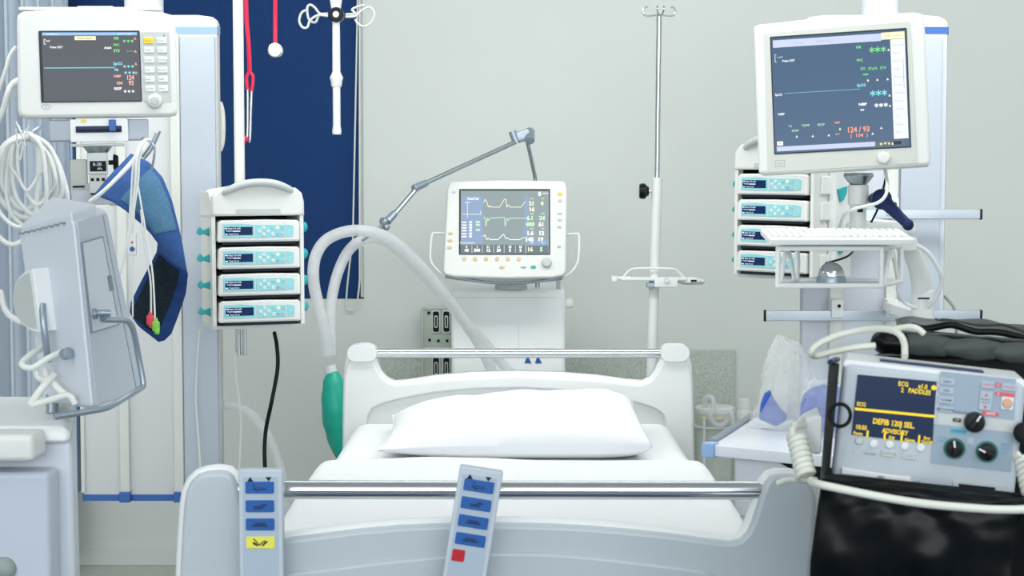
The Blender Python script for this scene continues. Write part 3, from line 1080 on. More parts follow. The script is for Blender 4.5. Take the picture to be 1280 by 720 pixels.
for z in (.240, .095):
    ys = [(0, 0), (.05, .008), (.046, -.012), (.03, -.03), (.016, -.034)]
    b = MB('teal')
    vs = [(x, .085 + y, z + q) for x in (.150, .156) for y, q in ys]
    b.add(vs, [(4, 3, 2, 1, 0), (5, 6, 7, 8, 9)] + [(k, (k + 1) % 5, 5 + (k + 1) % 5, 5 + k) for k in range(5)])
    b.build('side_latch', rackR, 'L')
MB('brushed_steel').box((.05, .285, .245), (.03, .17, .03), .003).build('rail_clamp', rackR, 'L')

# ceiling pole through the rack
t = thing('ceiling_pole', 'white pole hung from the ceiling, running down behind the pump rack', 'pole', P(298, 440, 4.78))
pc = P(298, 200, 4.80)
zb_ = P(298, 445, 4.80).z
MB('column_trim').cyl((pc.x, 4.82, zb_ + .09), (pc.x, 4.82, ZC - .001), .0145, seg=24).build('pole', t)
MB('steel').cyl((pc.x - .009, 4.82, zb_), (pc.x - .009, 4.82, zb_ + .1), .008).cyl((pc.x + .009, 4.82, zb_), (pc.x + .009, 4.82, zb_ + .1), .007).build('steel_end', t)
hookz = 2.13
MB('steel').cyl((pc.x, 4.82, hookz), (P(350, 0, 5.0).x, 4.95, hookz), .006).build('hook_arm', t)
MB('white_plastic').box((pc.x + .004, 4.8, P(298, 330, 4.8).z), (.05, .05, .06), .006).build('rack_clamp', t)

# ---------------- power cord and tubes below the rack
t = MB('black_plastic')
t.tube([P(343, 416, 4.70), P(346, 432, 4.66), P(347, 460, 4.64), P(340, 500, 4.62), P(332, 540, 4.62), P(331, 580, 4.6), P(336, 640, 4.6), V((P(330, 640, 4.6).x, 4.62, .02)), V((-.75, 4.75, .008))], .0055, 10)
tag(t.build('power_cord'), 'black power cord dropping from the pump rack on the ceiling pole', 'cord')
t = MB('hose_plastic')
t.tube([P(277, 506, 4.95), P(292, 508, 4.93), P(312, 516, 4.9), P(332, 540, 4.85), P(346, 570, 4.82), P(356, 610, 4.8), P(358, 660, 4.8), P(356, 760, 4.8), V((P(356, 800, 4.8).x, 4.8, .013))], .0125, 12)
tag(t.build('air_hose'), 'translucent white hose curving from the supply column down behind the footboard', 'hose')
t = MB('cable_white')
t.tube([P(294, 440, 4.8), P(295, 470, 4.78), P(301, 520, 4.78), P(300, 570, 4.78), P(299, 640, 4.78), V((P(300, 800, 4.78).x, 4.78, .004))], .0035, 8)
tag(t.build('thin_cable'), 'thin white cable dropping from the steel end of the ceiling pole', 'cable')
t = MB('cable_white')
t.tube([P(250, 412, 4.86), P(247, 450, 4.87), P(245, 500, 4.88), P(249, 560, 4.87), P(252, 640, 4.85), V((P(251, 800, 4.85).x, 4.85, .004))], .003, 8)
tag(t.build('thin_cable'), 'thin white cable hanging down the face of the supply column', 'cable')

# ---------------- stethoscope
t = thing('stethoscope', 'red stethoscope hanging against the navy blind', 'stethoscope', P(328, 40, 5.0))
b = MB('red_rubber')
a0 = P(312, 90, 4.97)
ctl = [P(344, 55, 5.0), P(344, 20, 5.0), P(344, -30, 4.98), V((P(342, 0, 4.96).x, 4.952, hookz - .03)), V((P(334, 0, 4.95).x, 4.930, hookz + .020)), V((P(318, 0, 4.9).x, 4.895, hookz + .020)), V((P(308, 0, 4.9).x, 4.885, hookz - .03)), P(307, -30, 4.93), P(308, 20, 4.95), P(311, 60, 4.96), a0]
b.tube(ctl, .0062, 12)
b.build('tubing', t)
b = MB('red_rubber')
b.tube([a0, P(308.5, 95, 4.97), P(308.5, 104, 4.97), P(309.5, 112, 4.97)], .0048, 10)
b.tube([a0, P(316, 95, 4.97), P(316, 104, 4.97), P(314.5, 114, 4.97)], .0048, 10)
b.build('yoke', t)
b = MB('steel')
b.tube([P(309.5, 110, 4.97), P(309.5, 140, 4.97), P(309, 170, 4.97), P(307, 176, 4.97)], .0035, 10)
b.tube([P(314.5, 112, 4.97), P(313.5, 140, 4.97), P(312.5, 172, 4.97), P(311, 178, 4.97)], .0035, 10)
b.build('ear_tubes', t)
MB('red_rubber').ball(P(307, 174, 4.965), (.008, .008, .010), 14).build('ear_tip', t)
q = P(344, 63, 5.0)
b = MB('steel').cyl((q.x, q.y + .008, q.z), (q.x, q.y - .008, q.z), .0225, .0215, 32, .003)
b.m('bezel_grey').cyl((q.x, q.y - .0075, q.z), (q.x, q.y - .0098, q.z), .0195, .018, 32)
b.m('steel').cyl((q.x, q.y - .0095, q.z), (q.x, q.y - .0108, q.z), .007, .006, 20)
b.cyl((q.x, q.y, q.z + .018), (q.x, q.y, q.z + .032), .0055)
b.build('chest_piece', t)

# ---------------- drip hanger hung from the ceiling
t = thing('drip_hanger', 'white ceiling-hung drip pole with looped wire hooks, hanging in front of the navy blind', 'drip hanger', P(421, 168, 5.2))
D_ = 5.2
q0 = P(421, 168, D_)
sc = D_ / FPX
b = MB('white_plastic')
ztop = P(421, 6, D_).z
prof = [(0, 0), (5.2 * sc, 0), (5.8 * sc, 3 * sc), (5.4 * sc, 8 * sc), (4.8 * sc, 10 * sc), (4.8 * sc, 58 * sc), (6.6 * sc, 60 * sc), (7.2 * sc, 66 * sc), (8.4 * sc, 70 * sc), (5.6 * sc, 76 * sc), (5.0 * sc, 78 * sc), (4.6 * sc, 150 * sc), (0, 150 * sc)]
b.lathe(prof, q0, (0, 0, 1), 24)
b.build('lower_tube', t)
MB('white_plastic').lathe([(0, 0), (6 * sc, 0), (7.5 * sc, 10 * sc), (7.5 * sc, 16 * sc), (6 * sc, 18 * sc), (6 * sc, ZC - .002 - q0.z - 155 * sc), (0, ZC - .002 - q0.z - 155 * sc)], (q0.x, q0.y, q0.z + 155 * sc), (0, 0, 1), 24).build('upper_tube', t)
qh = P(421, 19, D_)
b = MB('black_plastic')
b.cyl((qh.x, qh.y + .022, qh.z), (qh.x, qh.y - .026, qh.z), 9.2 * sc, 9.2 * sc, 28, .003)
b.m('white_plastic').cyl((qh.x, qh.y - .0255, qh.z), (qh.x, qh.y - .029, qh.z), 4 * sc, 3.6 * sc, 20)
b.build('hook_hub', t)
for sgn, lst in ((1, [[(432, 21), (444, 20), (452, 13), (462, 9), (468, 17), (464, 28), (455, 33), (448, 30), (444, 24)], [(432, 18), (444, 17), (440, 12), (448, 8), (456, 6)]]),
                 (-1, [[(410, 20), (398, 19), (388, 25), (384, 34), (378, 34), (374, 26), (377, 16), (384, 12)], [(410, 17), (400, 17), (394, 10), (388, 6), (384, 10), (386, 24), (394, 28), (398, 20)]])):
    for i, l in enumerate(lst):
        MB('wire_white').tube([P(x, y, D_ - .02 * (1 - 2 * i)) for x, y in l], .0038, 10).build('wire_hook', t)

# ---------------- drip stand behind the bed
t = thing('drip_stand', 'slim drip stand with white lower tube and chrome top, standing behind the headboard', 'drip stand', (P(820, 400, 5.5).x, 5.5, 0))
D_ = 5.5
xs = P(818, 400, D_).x
pt, pm = P(824, 18, D_), P(821.5, 222, D_)
pb = V((P(812, 500, D_).x - .012, D_, .06))
b = MB('steel').cyl(pm, pt, .0085, seg=16)
b.build('extension_rod', t)
MB('white_plastic').cyl(pb, pm, .0165, .0165, 24, .002).build('tube', t)
b = MB('steel')
for s in (-1, 1):
    b.tube([pt, pt + V((s * .02, 0, -.004)), pt + V((s * .043, 0, -.004)), pt + V((s * .052, 0, .008)), pt + V((s * .046, 0, .022)), pt + V((s * .036, 0, .022))], .003, 8)
    b.tube([pt, pt + V((s * .006, -.03, -.004)), pt + V((s * .01, -.05, .01)), pt + V((s * .01, -.045, .022))], .003, 8)
b.build('hooks', t)
q = P(814, 239, D_)
b = MB('steel').cyl((q.x + .012, D_, q.z), (q.x - .016, D_, q.z), .0045, seg=12)
b.m('black_plastic')
b.lathe([(0, 0), (.014, 0), (.017, .006), (.025, .012), (.025, .024), (.021, .03), (0, .03)], (q.x - .008, D_, q.z), (-1, 0, 0), 10)
b.build('clamp_knob', t)
c = P(820, 348, D_)
tr = MB('white_plastic')
x0, x1 = P(775, 348, D_).x, P(858, 350, D_).x
tr.box(((x0 + x1) / 2, D_ - .01, c.z), (x1 - x0, .07, .010), .003)
tr.box((c.x + .028, D_ - .045, c.z - .012), (.075, .012, .028), .004)
tr.m('brushed_steel').cyl((c.x + .03, D_ - .05, c.z - .004), (c.x + .03, D_ - .056, c.z - .004), .0085).m('white_plastic').cyl((c.x + .03, D_ - .056, c.z - .004), (c.x + .03, D_ - .057, c.z - .004), .005)
tr.m('grey_metal').box((c.x - .02, D_ - .03, c.z - .02), (.026, .04, .014), .002)
tr.build('tray_holder', t)
tr = MB('white_plastic')
e = P(764, 349, D_)
tr.box((e.x + .008, D_ - .01, e.z + .002), (.02, .06, .018), .004).box((e.x + .035, D_ - .01, e.z + .005), (.05, .05, .01), .003)
tr.build('tray_end', t)
tr = MB('white_plastic')
e = P(870, 351, D_)
tr.ball((e.x - .02, D_ - .01, e.z), (.042, .035, .013), 18)
tr.ball((e.x + .012, D_ - .01, e.z - .002), (.016, .02, .010), 12)
tr.m('dark_slot').box((e.x - .012, D_ - .046, e.z + .003), (.018, .004, .006))
tr.build('bottle_clamp', t)
tr = MB('white_plastic')
tr.tube([P(779, 346, D_ - .03), P(787, 338, D_ - .03), P(797, 335.5, D_ - .03), P(840, 336, D_ - .03), P(848, 340, D_ - .03), P(855, 347, D_ - .03)], .0032, 8)
tr.build('wire_guard', t)
fz = .045
for k in range(5):
    a = 2 * math.pi * k / 5 + .3
    e = V((pb.x + 0.19 * math.cos(a), D_ + 0.19 * math.sin(a), .06))
    leg = MB('white_plastic').tube([pb + V((0, 0, .03)), pb.lerp(e, .5) + V((0, 0, .02)), e], [.016, .014, .011], 10).build('base_leg', t)
    MB('black_plastic').cyl((e.x - .012, e.y, .025), (e.x + .012, e.y, .025), .024, seg=18, bev=.004).cyl((e.x, e.y, .03), (e.x, e.y, .06), .006, seg=10).build('castor', leg)

# ---------------- ventilator
DV = 5.62
x0, x1 = P(564, 400, DV).x, P(707, 400, DV).x
ztop = P(640, 362, DV).z
t = thing('ventilator', 'white ventilator cabinet topped by a waveform screen, standing behind the headboard', 'ventilator', ((x0 + x1) / 2, DV + .2, 0))
b = MB('vent_white')
b.box(((x0 + x1) / 2, DV + .2, (ztop + .16) / 2), (x1 - x0, .40, ztop - .16), .014, 3)
b.m('panel_grey')
for zz in (P(600, 372, DV).z,):
    b.rect(x0 + .01, zz - .001, x1 - .03, zz + .0005, DV - .0008)
zz = P(600, 405, DV).z
b.rect(P(648, 405, DV).x, zz - .12, P(648, 405, DV).x + .0012, zz, DV - .0008)
b.m('white_plastic').box((x1 + .012, DV + .06, P(700, 380, DV).z), (.03, .1, .03), .01, 3)
b.build('cabinet', t)
b = MB('panel_grey').box(((x0 + x1) / 2, DV + .2, .12), (x1 - x0 + .06, .48, .05), .015, 2)
b.build('cart_base', t)
for sx in (-1, 1):
    for sy in (-1, 1):
        cx, cy = (x0 + x1) / 2 + sx * .19, DV + .2 + sy * .19
        MB('black_plastic').cyl((cx - .014, cy, .04), (cx + .014, cy, .04), .04, seg=20, bev=.006).m('panel_grey').cyl((cx, cy, .06), (cx, cy, .10), .014, seg=12).build('castor', t)
# indicator lights low on the front
for pxx in (660, 673):
    q = P(pxx, 450, DV)
    MB('key_blue').prism([(q.x - .011, q.z - .010), (q.x + .011, q.z - .010), (q.x + .002, q.z + .008), (q.x - .006, q.z + .006)], DV - .004, DV + .002, .001, 1).build('port_mark', t)
# screen head
M, w, h = frame_px((559, 226), (706, 226), (555, 346), 5.50, 5.50, 5.44)
Sv = w / 147.0
X = lambda px: (px - 632) * Sv
Z = lambda py: (286 - py) * Sv
hd = MB('case_white')
hd.xf = M
ol = [(X(556), Z(344)), (X(553.5), Z(338)), (X(558), Z(236)), (X(561), Z(228)), (X(566), Z(225.5)), (X(632), Z(224)), (X(702), Z(225)), (X(706), Z(227)), (X(709), Z(234)), (X(707), Z(338)), (X(704), Z(345)), (X(690), Z(348)), (X(632), Z(349)), (X(570), Z(347))]
hd.prism(ol, 0, .085, .009, 3)
hd = hd.build('screen_head', t)
b = MB('screen_border', M)
b.rrect(X(573.5), Z(319), X(687), Z(236), .002, -.001, .004)
b.m('screen_sage').rect(X(575.5), Z(317.5), X(685.5), Z(237.5), -.0018)
b.m('dark_slot').rect(X(576.5), Z(238), X(685.5), Z(236.5), -.0020)
b.m('screen_sage_blue').rect(X(577), Z(305.5), X(603), Z(245), -.0021).rect(X(655), Z(304), X(660), Z(246), -.0021).rect(X(660), Z(307), X(685), Z(300), -.0021)
b.m('screen_sage_dark').rect(X(575.5), Z(317), X(656), Z(306.5), -.0021).rect(X(657), Z(317), X(684.5), Z(307.5), -.0021)
y_ = -.0026
b.m('glow_pale_yellow')
wl = .75 * Sv
wave1 = [(604, 253), (606, 249), (608, 252), (610, 259), (612, 257), (613, 259), (624, 259), (630, 249), (632, 249.5), (633, 259), (635, 256), (637, 259), (651, 259), (656, 252)]
b.line([(X(a), Z(c)) for a, c in wave1], wl, y_)
b.line([(X(581), Z(253)), (X(587), Z(253))], wl, y_).line([(X(584), Z(253)), (X(584), Z(272))], wl * .8, y_).line([(X(578), Z(268)), (X(601), Z(268)), (X(600), Z(264))], wl * .8, y_)
b.m('glow_pale_green')
b.line([(X(a), Z(c)) for a, c in [(604, 272), (606, 272), (607, 283), (609, 273), (610, 276), (612, 273), (630, 272), (631, 283), (633, 273), (635, 276), (636, 273), (656, 273)]], wl, y_)
b.m('glow_white')
b.line([(X(a), Z(c)) for a, c in [(603, 296), (606, 294), (608, 300), (610, 298), (612, 300), (622, 300), (629, 293), (632, 299), (634, 298), (637, 300), (649, 300), (655, 297)]], wl, y_)
b.text('Paw/Vol', X(591), Z(248.5), y_, 4.2 * Sv, 'CENTER', .03)
for yy in (278, 281.5, 285, 288.5, 292.5, 296):
    b.text('ooo', X(580), Z(yy), y_, 3.6 * Sv, 'CENTER', .05)
    b.text('00', X(588), Z(yy), y_, 3.6 * Sv, 'CENTER', .05)
b.m('glow_pale_green')
for yy in (278, 281.5, 288):
    b.text('000', X(597), Z(yy), y_, 3.6 * Sv, 'CENTER', .05)
b.m('glow_white')
for i, (xx, s1, s2) in enumerate(((583, '0', '40'), (596, '1', '500'), (610, '21', '12'), (623, '21', '20'), (637, '25', '5'), (650, '25', '5'))):
    b.text(s1, X(xx), Z(309.2), y_, 4 * Sv, 'CENTER', .04)
    b.text(s2, X(xx), Z(313.6), y_, 5.2 * Sv, 'CENTER', .05)
    b.rect(X(xx + 6.5), Z(316.5), X(xx + 6.9), Z(307), y_)
for (xx, yy, s, c) in ((664, 254.5, '21', 'glow_pale_yellow'), (677, 254.5, '4', 'glow_pale_yellow'), (664, 262, '16', 'glow_pale_yellow'), (662, 273, '6.1', 'glow_pale_green'), (677, 273, '24', 'glow_pale_green'),
                       (662, 281, '400', 'glow_pale_green'), (676, 281, '61', 'glow_white'), (662, 292, '1.6', 'glow_white'), (676, 292, '12', 'glow_white'), (661, 300, '140', 'glow_white'), (675, 300, '19', 'glow_white'),
                       (662, 312.5, '16', 'glow_pale_yellow'), (676, 312.5, '5', 'glow_pale_green'), (674, 242.5, '8', 'glow_white')):
    b.m(c).text(s, X(xx), Z(yy), y_, 7 * Sv, 'CENTER', .05)
b.m('glow_white').text('Adult', X(681), Z(241.5), y_, 3.4 * Sv)
for yy in (248, 267, 286, 304):
    b.m('glow_pale_yellow' if yy < 260 else 'glow_white').text('max', X(664), Z(yy), y_, 3 * Sv).text('min', X(678), Z(yy), y_, 3 * Sv)
b.text('All parameters', X(584), Z(304), y_, 3.2 * Sv)
b.build('screen', hd and t, wn=False)
for (xx, yy, c, rx, rz) in [(563 - i * .6, 292 + i * 9, 'tan_key', 3, 1.9) for i in range(3)] + [(580 + i * 13.6, 324, 'tan_key', 2.5, 2.6) for i in range(6)] + [(627, 334.5, 'tan_key', 3.4, 1.8), (653.5, 334.5, 'pale_blue', 3.4, 1.4), (666, 334.5, 'teal', 3.4, 2.2)] \
        + [(699.5, 242, 'yellow_key', 3.2, 2), (699.5, 250.5, 'panel_grey', 2.6, 1.8), (699, 267, 'panel_grey', 3.2, 1.2), (699, 275, 'panel_grey', 2.8, 1.4), (698.5, 284, 'panel_grey', 3, 1.5), (698, 308.5, 'panel_grey', 2.6, 1.7), (567, 240, 'panel_grey', 2.2, 1.4)]:
    k = MB(c, M)
    vs = 14
    o_ = [(X(xx) + rx * Sv * math.cos(2 * math.pi * i / vs), Z(yy) + rz * Sv * math.sin(2 * math.pi * i / vs)) for i in range(vs)]
    k.prism(o_, -.003, .003, .0008, 1)
    k.build('key', hd)
b = MB('panel_grey', M)
b.cyl((X(682.5), .002, Z(329)), (X(682.5), -.016, Z(329)), 6.4 * Sv, 5.6 * Sv, 28, .003)
b.build('rotary_knob', hd)
# handles either side of the head
b = MB('white_plastic', M)
b.tube([(X(557), .04, Z(290)), (X(544), .04, Z(289)), (X(539), .04, Z(292)), (X(537.5), .04, Z(310)), (X(538), .04, Z(324)), (X(544), .04, Z(334)), (X(556), .04, Z(345))], .0042, 10)
b.build('side_handle', hd)
b = MB('white_plastic', M)
b.tube([(X(708), .04, Z(291)), (X(719), .04, Z(290)), (X(723.5), .04, Z(293)), (X(723), .04, Z(318)), (X(720), .04, Z(330)), (X(712), .04, Z(340)), (X(702), .04, Z(346))], .0042, 10)
b.build('side_handle', hd)
b = MB('grey_metal', M)
b.tube([(X(556), .03, Z(345)), (X(580), .03, Z(348)), (X(610), .03, Z(352)), (X(632), .03, Z(353)), (X(660), .03, Z(352)), (X(685), .03, Z(349)), (X(702), .03, Z(347))], .0045, 10)
b.build('lower_rail', hd)
q = P(639, 350, DV + .04)
b = MB('panel_grey')
zt_ = P(639, 347, 5.58).z
b.lathe([(0, 0), (.052, 0), (.054, .006), (.052, .014), (.05, .016), (.048, .034), (.034, .04), (.03, zt_ - ztop + .02), (0, zt_ - ztop + .02)], (q.x, DV + .04, ztop), (0, 0, 1), 32)
b.build('swivel_base', t)
MB('steel').cyl(P(698, 361, DV + .03), P(698, 350, DV + .03), .007).build('locating_pin', t)
# jointed hose arm
b = MB('brushed_steel')
pa, pbb, pcc, pdd, pe = P(478, 281, 5.26), P(523, 233, 5.36), P(643, 178, 5.62), P(655, 172, 5.66), P(669, 222, 5.72)
b.cyl(P(487, 275, 5.28), pbb, .008, seg=14)
b.cyl(pbb, pcc, .0075, seg=14)
b.cyl(P(660, 180, 5.66), pe, .0065, seg=14)
b.cyl(pe, P(672, 300, 5.74), .0065, seg=14)
b.cyl(P(672, 300, 5.74), V((P(672, 300, 5.74).x, 5.74, ztop - .01)), .0085, seg=14)
ar = b.build('hose_arm', t)
b = MB('grey_metal')
d = (pcc - pbb).normalized()
b.cyl(pbb - d * .02, pbb + d * .035, .0125, .011, 18, .003)
b.build('arm_joint', ar)
b = MB('grey_metal')
b.box(P(653, 170, 5.66), (.055, .05, .035), .008, 2, Matrix.Rotation(-.35, 4, 'Y'))
b.cyl(P(646, 180, 5.64), P(640, 164, 5.64), .012, seg=16)
b.cyl(P(662, 176, 5.63), P(662, 164, 5.67), .017, seg=16, bev=.003)
b.build('arm_joint', ar)
b = MB('grey_metal')
d = (pbb - pa).normalized()
b.cyl(P(484, 277, 5.275), P(494, 266, 5.295), .013, .011, 16, .003)
b.ball(P(480, 277, 5.262), .014, 14).ball(P(483, 284, 5.262), .011, 12)
b.cyl(P(478, 272, 5.25), P(478, 286, 5.26), .006, seg=10)
b.tube([pa, P(474, 285, 5.16), P(466, 292, 5.14), P(458, 297, 5.137), P(452, 301, 5.137)], .005, 8)
b.build('hose_clamp', ar)

# ---------------- breathing hoses and bag
def corrugated(name, pts, r, label):
    ps, _ = catmull([V(p) for p in pts], [0] * len(pts), 20)
    # even spacing
    acc = [0]
    for a, c in zip(ps, ps[1:]):
        acc.append(acc[-1] + (c - a).length)
    step = .0045
    n = int(acc[-1] / step)
    out, rs, j = [], [], 0
    for i in range(n + 1):
        s = i * acc[-1] / n
        while j < len(acc) - 2 and acc[j + 1] < s:
            j += 1
        f = (s - acc[j]) / max(1e-9, acc[j + 1] - acc[j])
        out.append(ps[j].lerp(ps[j + 1], f))
        rs.append(r * (1.0 if i % 2 else .93))
    b = MB('hose_plastic')
    b.tube(out, rs, 14, spline=False)
    o = b.build(name, sharp=180)
    return tag(o, label, 'hose', 'breathing hoses')


hA = [P(409, 446, 4.95), P(406, 415, 4.95), P(399, 385, 4.97), P(392, 352, 5.0), P(394, 322, 5.03), P(408, 300, 5.06), P(435, 289, 5.09), P(465, 290, 5.11), P(495, 304, 5.16), P(530, 338, 5.23), P(568, 385, 5.33), P(600, 432, 5.42), P(616, 470, 5.46), P(622, 520, 5.49)]
hB = [P(414, 447, 5.01), P(413, 415, 5.03), P(414, 380, 5.06), P(421, 345, 5.1), P(434, 316, 5.14), P(453, 300, 5.18), P(478, 300, 5.22), P(510, 324, 5.28), P(548, 364, 5.36), P(592, 413, 5.46), P(626, 452, 5.53), P(648, 482, 5.55), P(656, 520, 5.56)]
corrugated('breathing_hose', hA, .0178, 'translucent corrugated hose making the wider, outer loop over to the green bag')
corrugated('breathing_hose', hB, .0165, 'translucent corrugated hose making the narrower, inner loop over to the green bag')
t = thing('breathing_bag', 'green rubber breathing bag hanging beside the headboard from the translucent hoses', 'breathing bag', P(412, 460, 5.0))
D_ = 5.0
b = MB('green_bag')
rows_b = [(413, 416, 459, 463, .010), (408, 424, 466, 466, .02), (404, 430, 476, 476, .034), (402, 436, 492, 492, .045), (401.5, 440, 512, 512, .052), (404, 441, 532, 532, .05), (409, 440, 550, 550, .042), (416, 437, 566, 566, .03), (424, 434, 578, 578, .012)]


def bagf(u, v):
    k = v * (len(rows_b) - 1)
    i = min(int(k), len(rows_b) - 2)
    f = k - i
    r0, r1 = rows_b[i], rows_b[i + 1]
    xl, xr, yy = (r0[0] + (r1[0] - r0[0]) * f, r0[1] + (r1[1] - r0[1]) * f, r0[2] + (r1[2] - r0[2]) * f)
    dp = r0[4] + (r1[4] - r0[4]) * f
    a = 2 * math.pi * u
    c = P((xl + xr) / 2, yy, D_)
    hw = (xr - xl) / 2 * D_ / FPX
    cr = 1 + .03 * math.sin(11 * v * math.pi) * max(0, -math.cos(a)) + .02 * noise.noise(V((math.cos(a) * 2, math.sin(a) * 2, v * 8)))
    return (c.x + hw * math.cos(a) * cr, c.y + dp * math.sin(a), c.z)


b.grid(bagf, 32, 40, wrapu=True)
b.build('bag', t, sharp=180)
MB('white_plastic').cyl(P(414, 466, D_), P(412, 457, D_), .0185, .0175, 20, .002).build('hose_mount', t)

# =================================================================== THE BED
t = thing('hospital_bed', 'white hospital bed with steel rails across its headboard and footboard', 'bed', (0, 3.7, 0))
DH, DF = 4.70, 2.64
mir = lambda pts, c: [(2 * c - x, y) for x, y in reversed(pts)]
left_t = [(425, 655), (426, 600), (427.5, 560), (428, 510), (428.5, 475), (430, 456), (434, 440), (441, 432), (450, 429.5), (460, 429.5), (467, 433), (470, 441), (473, 454), (477, 464), (484, 472), (493, 476.5)]
arch = [(510, 475), (545, 469.5), (590, 465.5), (646, 464), (700, 465.5), (748, 469.5), (783, 474.5)]
right_t = [(803, 476), (812, 471.5), (818, 463.5), (822, 453), (826, 441), (829, 434), (836, 430.5), (845, 430.5), (854, 434), (861, 441.5), (865, 456), (866.5, 476), (867.5, 510), (868, 560), (869, 600), (870, 655)]
hb = [XZ(x, y, DH) for x, y in left_t + arch + right_t]
MB('bed_plastic').prism(hb, DH, DH + .045, .012, 3).build('headboard', t)
hdb = t.children[-1]
rec = [(832, 655), (832, 528), (828, 518), (818, 511), (800, 505), (760, 496), (710, 488.5), (650, 485.5), (590, 487), (540, 492), (500, 499.5), (478, 505.5), (466, 511), (460, 520), (457.5, 540), (457, 655)]
lf = [(436, 655), (436, 560), (437, 500), (440, 484), (450, 480), (470, 482), (493, 487)]
fr = [(426, 655), (428.5, 560), (429, 500), (430, 470), (436, 450), (446, 443), (460, 443), (468, 452), (475, 468), (484, 477), (495, 481), (545, 475), (646, 469.5), (748, 475), (800, 481), (813, 476), (822, 464), (828, 450), (836, 443), (850, 443), (859, 452), (864.5, 470), (866, 500), (867, 560), (869, 655)]
# raised front frame around the arched recess
MB('bed_plastic').prism([XZ(x, y, DH - .012) for x, y in fr + rec], DH - .012, DH + .004, .007, 3, both=False).build('front_frame', hdb)
for (x0, x1) in ((434, 471), (826, 862)):
    a, c = XZ(x0, 452, DH - .02), XZ(x1, 431, DH - .02)
    MB('bed_plastic').rrect(a[0], a[1], c[0], c[1], .03, DH - .022, DH + .03, .012, 3).build('rail_socket', hdb)
ra, rb = P(466, 441.5, DH + .01), P(831, 441.5, DH + .01)
MB('steel').cyl(ra, rb, .0135, seg=24).build('head_rail', t)
# footboard
ftl = [(222, 790), (223.5, 740), (225, 700), (227, 665), (229, 634), (232, 615), (238, 602), (247, 593.5), (258, 590), (272, 588.5), (284, 590), (291, 596), (296, 608), (301, 628), (307, 650), (313, 664), (321, 673), (333, 677.5)]
far = [(360, 673), (400, 668), (450, 662), (500, 657.5), (560, 655), (622, 654.3), (690, 655.8), (740, 658.5), (790, 662.8), (840, 668), (885, 674.5)]
ftr = [(913, 677.5), (926, 674), (934, 666), (940, 654), (946, 636), (952, 616), (957, 603), (963, 596), (972, 593.5), (988, 594), (1003, 596), (1012, 602), (1018, 613), (1020.5, 628), (1020, 650), (1017, 690), (1013, 730), (1009, 790)]
fb = [XZ(x, y, DF) for x, y in ftl + far + ftr]
MB('foot_plastic_shaded').prism(fb, DF, DF + .045, .009, 3).build('footboard', t)
ftb = t.children[-1]
MB('bed_plastic').tube([V((x, DF + .022, z - .003)) for x, z in fb[1:-1]], .0105, 10, spline=False).build('rim_highlight', ftb)  # lighter than the board, painting the highlight along its edge
low = [(330, 800), (338, 740), (348, 722), (362, 716), (400, 712), (480, 702), (560, 694), (622, 691), (690, 692), (760, 698), (840, 708), (878, 713), (894, 720), (904, 740), (912, 800)]
MB('foot_plastic_shaded').prism([XZ(x, y, DF - .008) for x, y in low], DF - .006, DF + .002, .0055, 3, both=False).build('lower_panel', ftb)
ra, rb = P(292, 612, DF + .022), P(956, 613, DF + .022)
MB('steel').cyl(ra, rb, .0147, seg=28).build('foot_rail', t)
# frame and legs
b = MB('bed_plastic')
b.box((0, 3.69, .50), (.80, 1.92, .06), .01)
b.box((-.42, 3.69, .50), (.035, 1.90, .07), .008).box((.42, 3.69, .50), (.035, 1.90, .07), .008)
b.build('bed_frame', t)
MB('bed_plastic').box((0, 4.722, .58), (.9, .03, .3), .008).build('head_bracket', t)
for sx in (-1, 1):
    for y in (2.95, 4.45):
        leg = MB('panel_grey').box((sx * .36, y, .29), (.06, .06, .38), .008).build('leg', t)
        MB('black_plastic').cyl((sx * .36 - .02, y, .06), (sx * .36 + .02, y, .06), .06, seg=24, bev=.01).m('panel_grey').cyl((sx * .36, y, .06), (sx * .36, y, .12), .018, seg=12).build('castor', leg)

# mattress
b = MB('linen')
b.box((0, 3.69, .652), (.868, 1.93, .226), .045, 5)
mt = tag(b.build('mattress', sharp=60), 'white sheeted mattress lying on the hospital bed', 'mattress')

# blanket
def blank(u, v):
    s = (u - .5) * 2
    y = 2.725 + v * 1.165 + .015 * math.sin(u * 3 + .5) * v
    hw = .442
    L = 0.445 + .17
    d = abs(s) * L
    x = math.copysign(min(d, hw), s)
    drop = max(0, d - hw + .02)
    rnd = .03
    z = .783
    if d > hw - rnd:
        q = (d - (hw - rnd))
        ang = min(q / rnd, math.pi / 2)
        x = math.copysign(hw - rnd + rnd * math.sin(ang), s)
        z = .783 - rnd + rnd * math.cos(ang) - max(0, q - rnd * math.pi / 2)
    n = noise.noise(V((x * 3.1, y * 2.3, 1.7))) * .007 + noise.noise(V((x * 9 + y * 4, y * 6, 4.2))) * .0028
    r2 = (x - .16) ** 2 + (y - 3.12) ** 2
    n += .007 * math.exp(-r2 / .006) * math.sin(60 * math.sqrt(r2) + 3 * x)
    if d < hw:
        z += max(n, -.003) + .002
    else:
        x += math.copysign(abs(n), s)
    if v > .985:
        z -= .004
    return (x, y, z)


b = MB('linen').grid(blank, 90, 90)
tag(b.build('blanket', sharp=180, solid=.008), 'smooth white blanket covering the lower part of the bed', 'blanket')

# pillow
b = MB('pillow_linen')
PC = V((P(643, 530, 4.25).x, 4.225, .808))
ax, ay = .321, .255


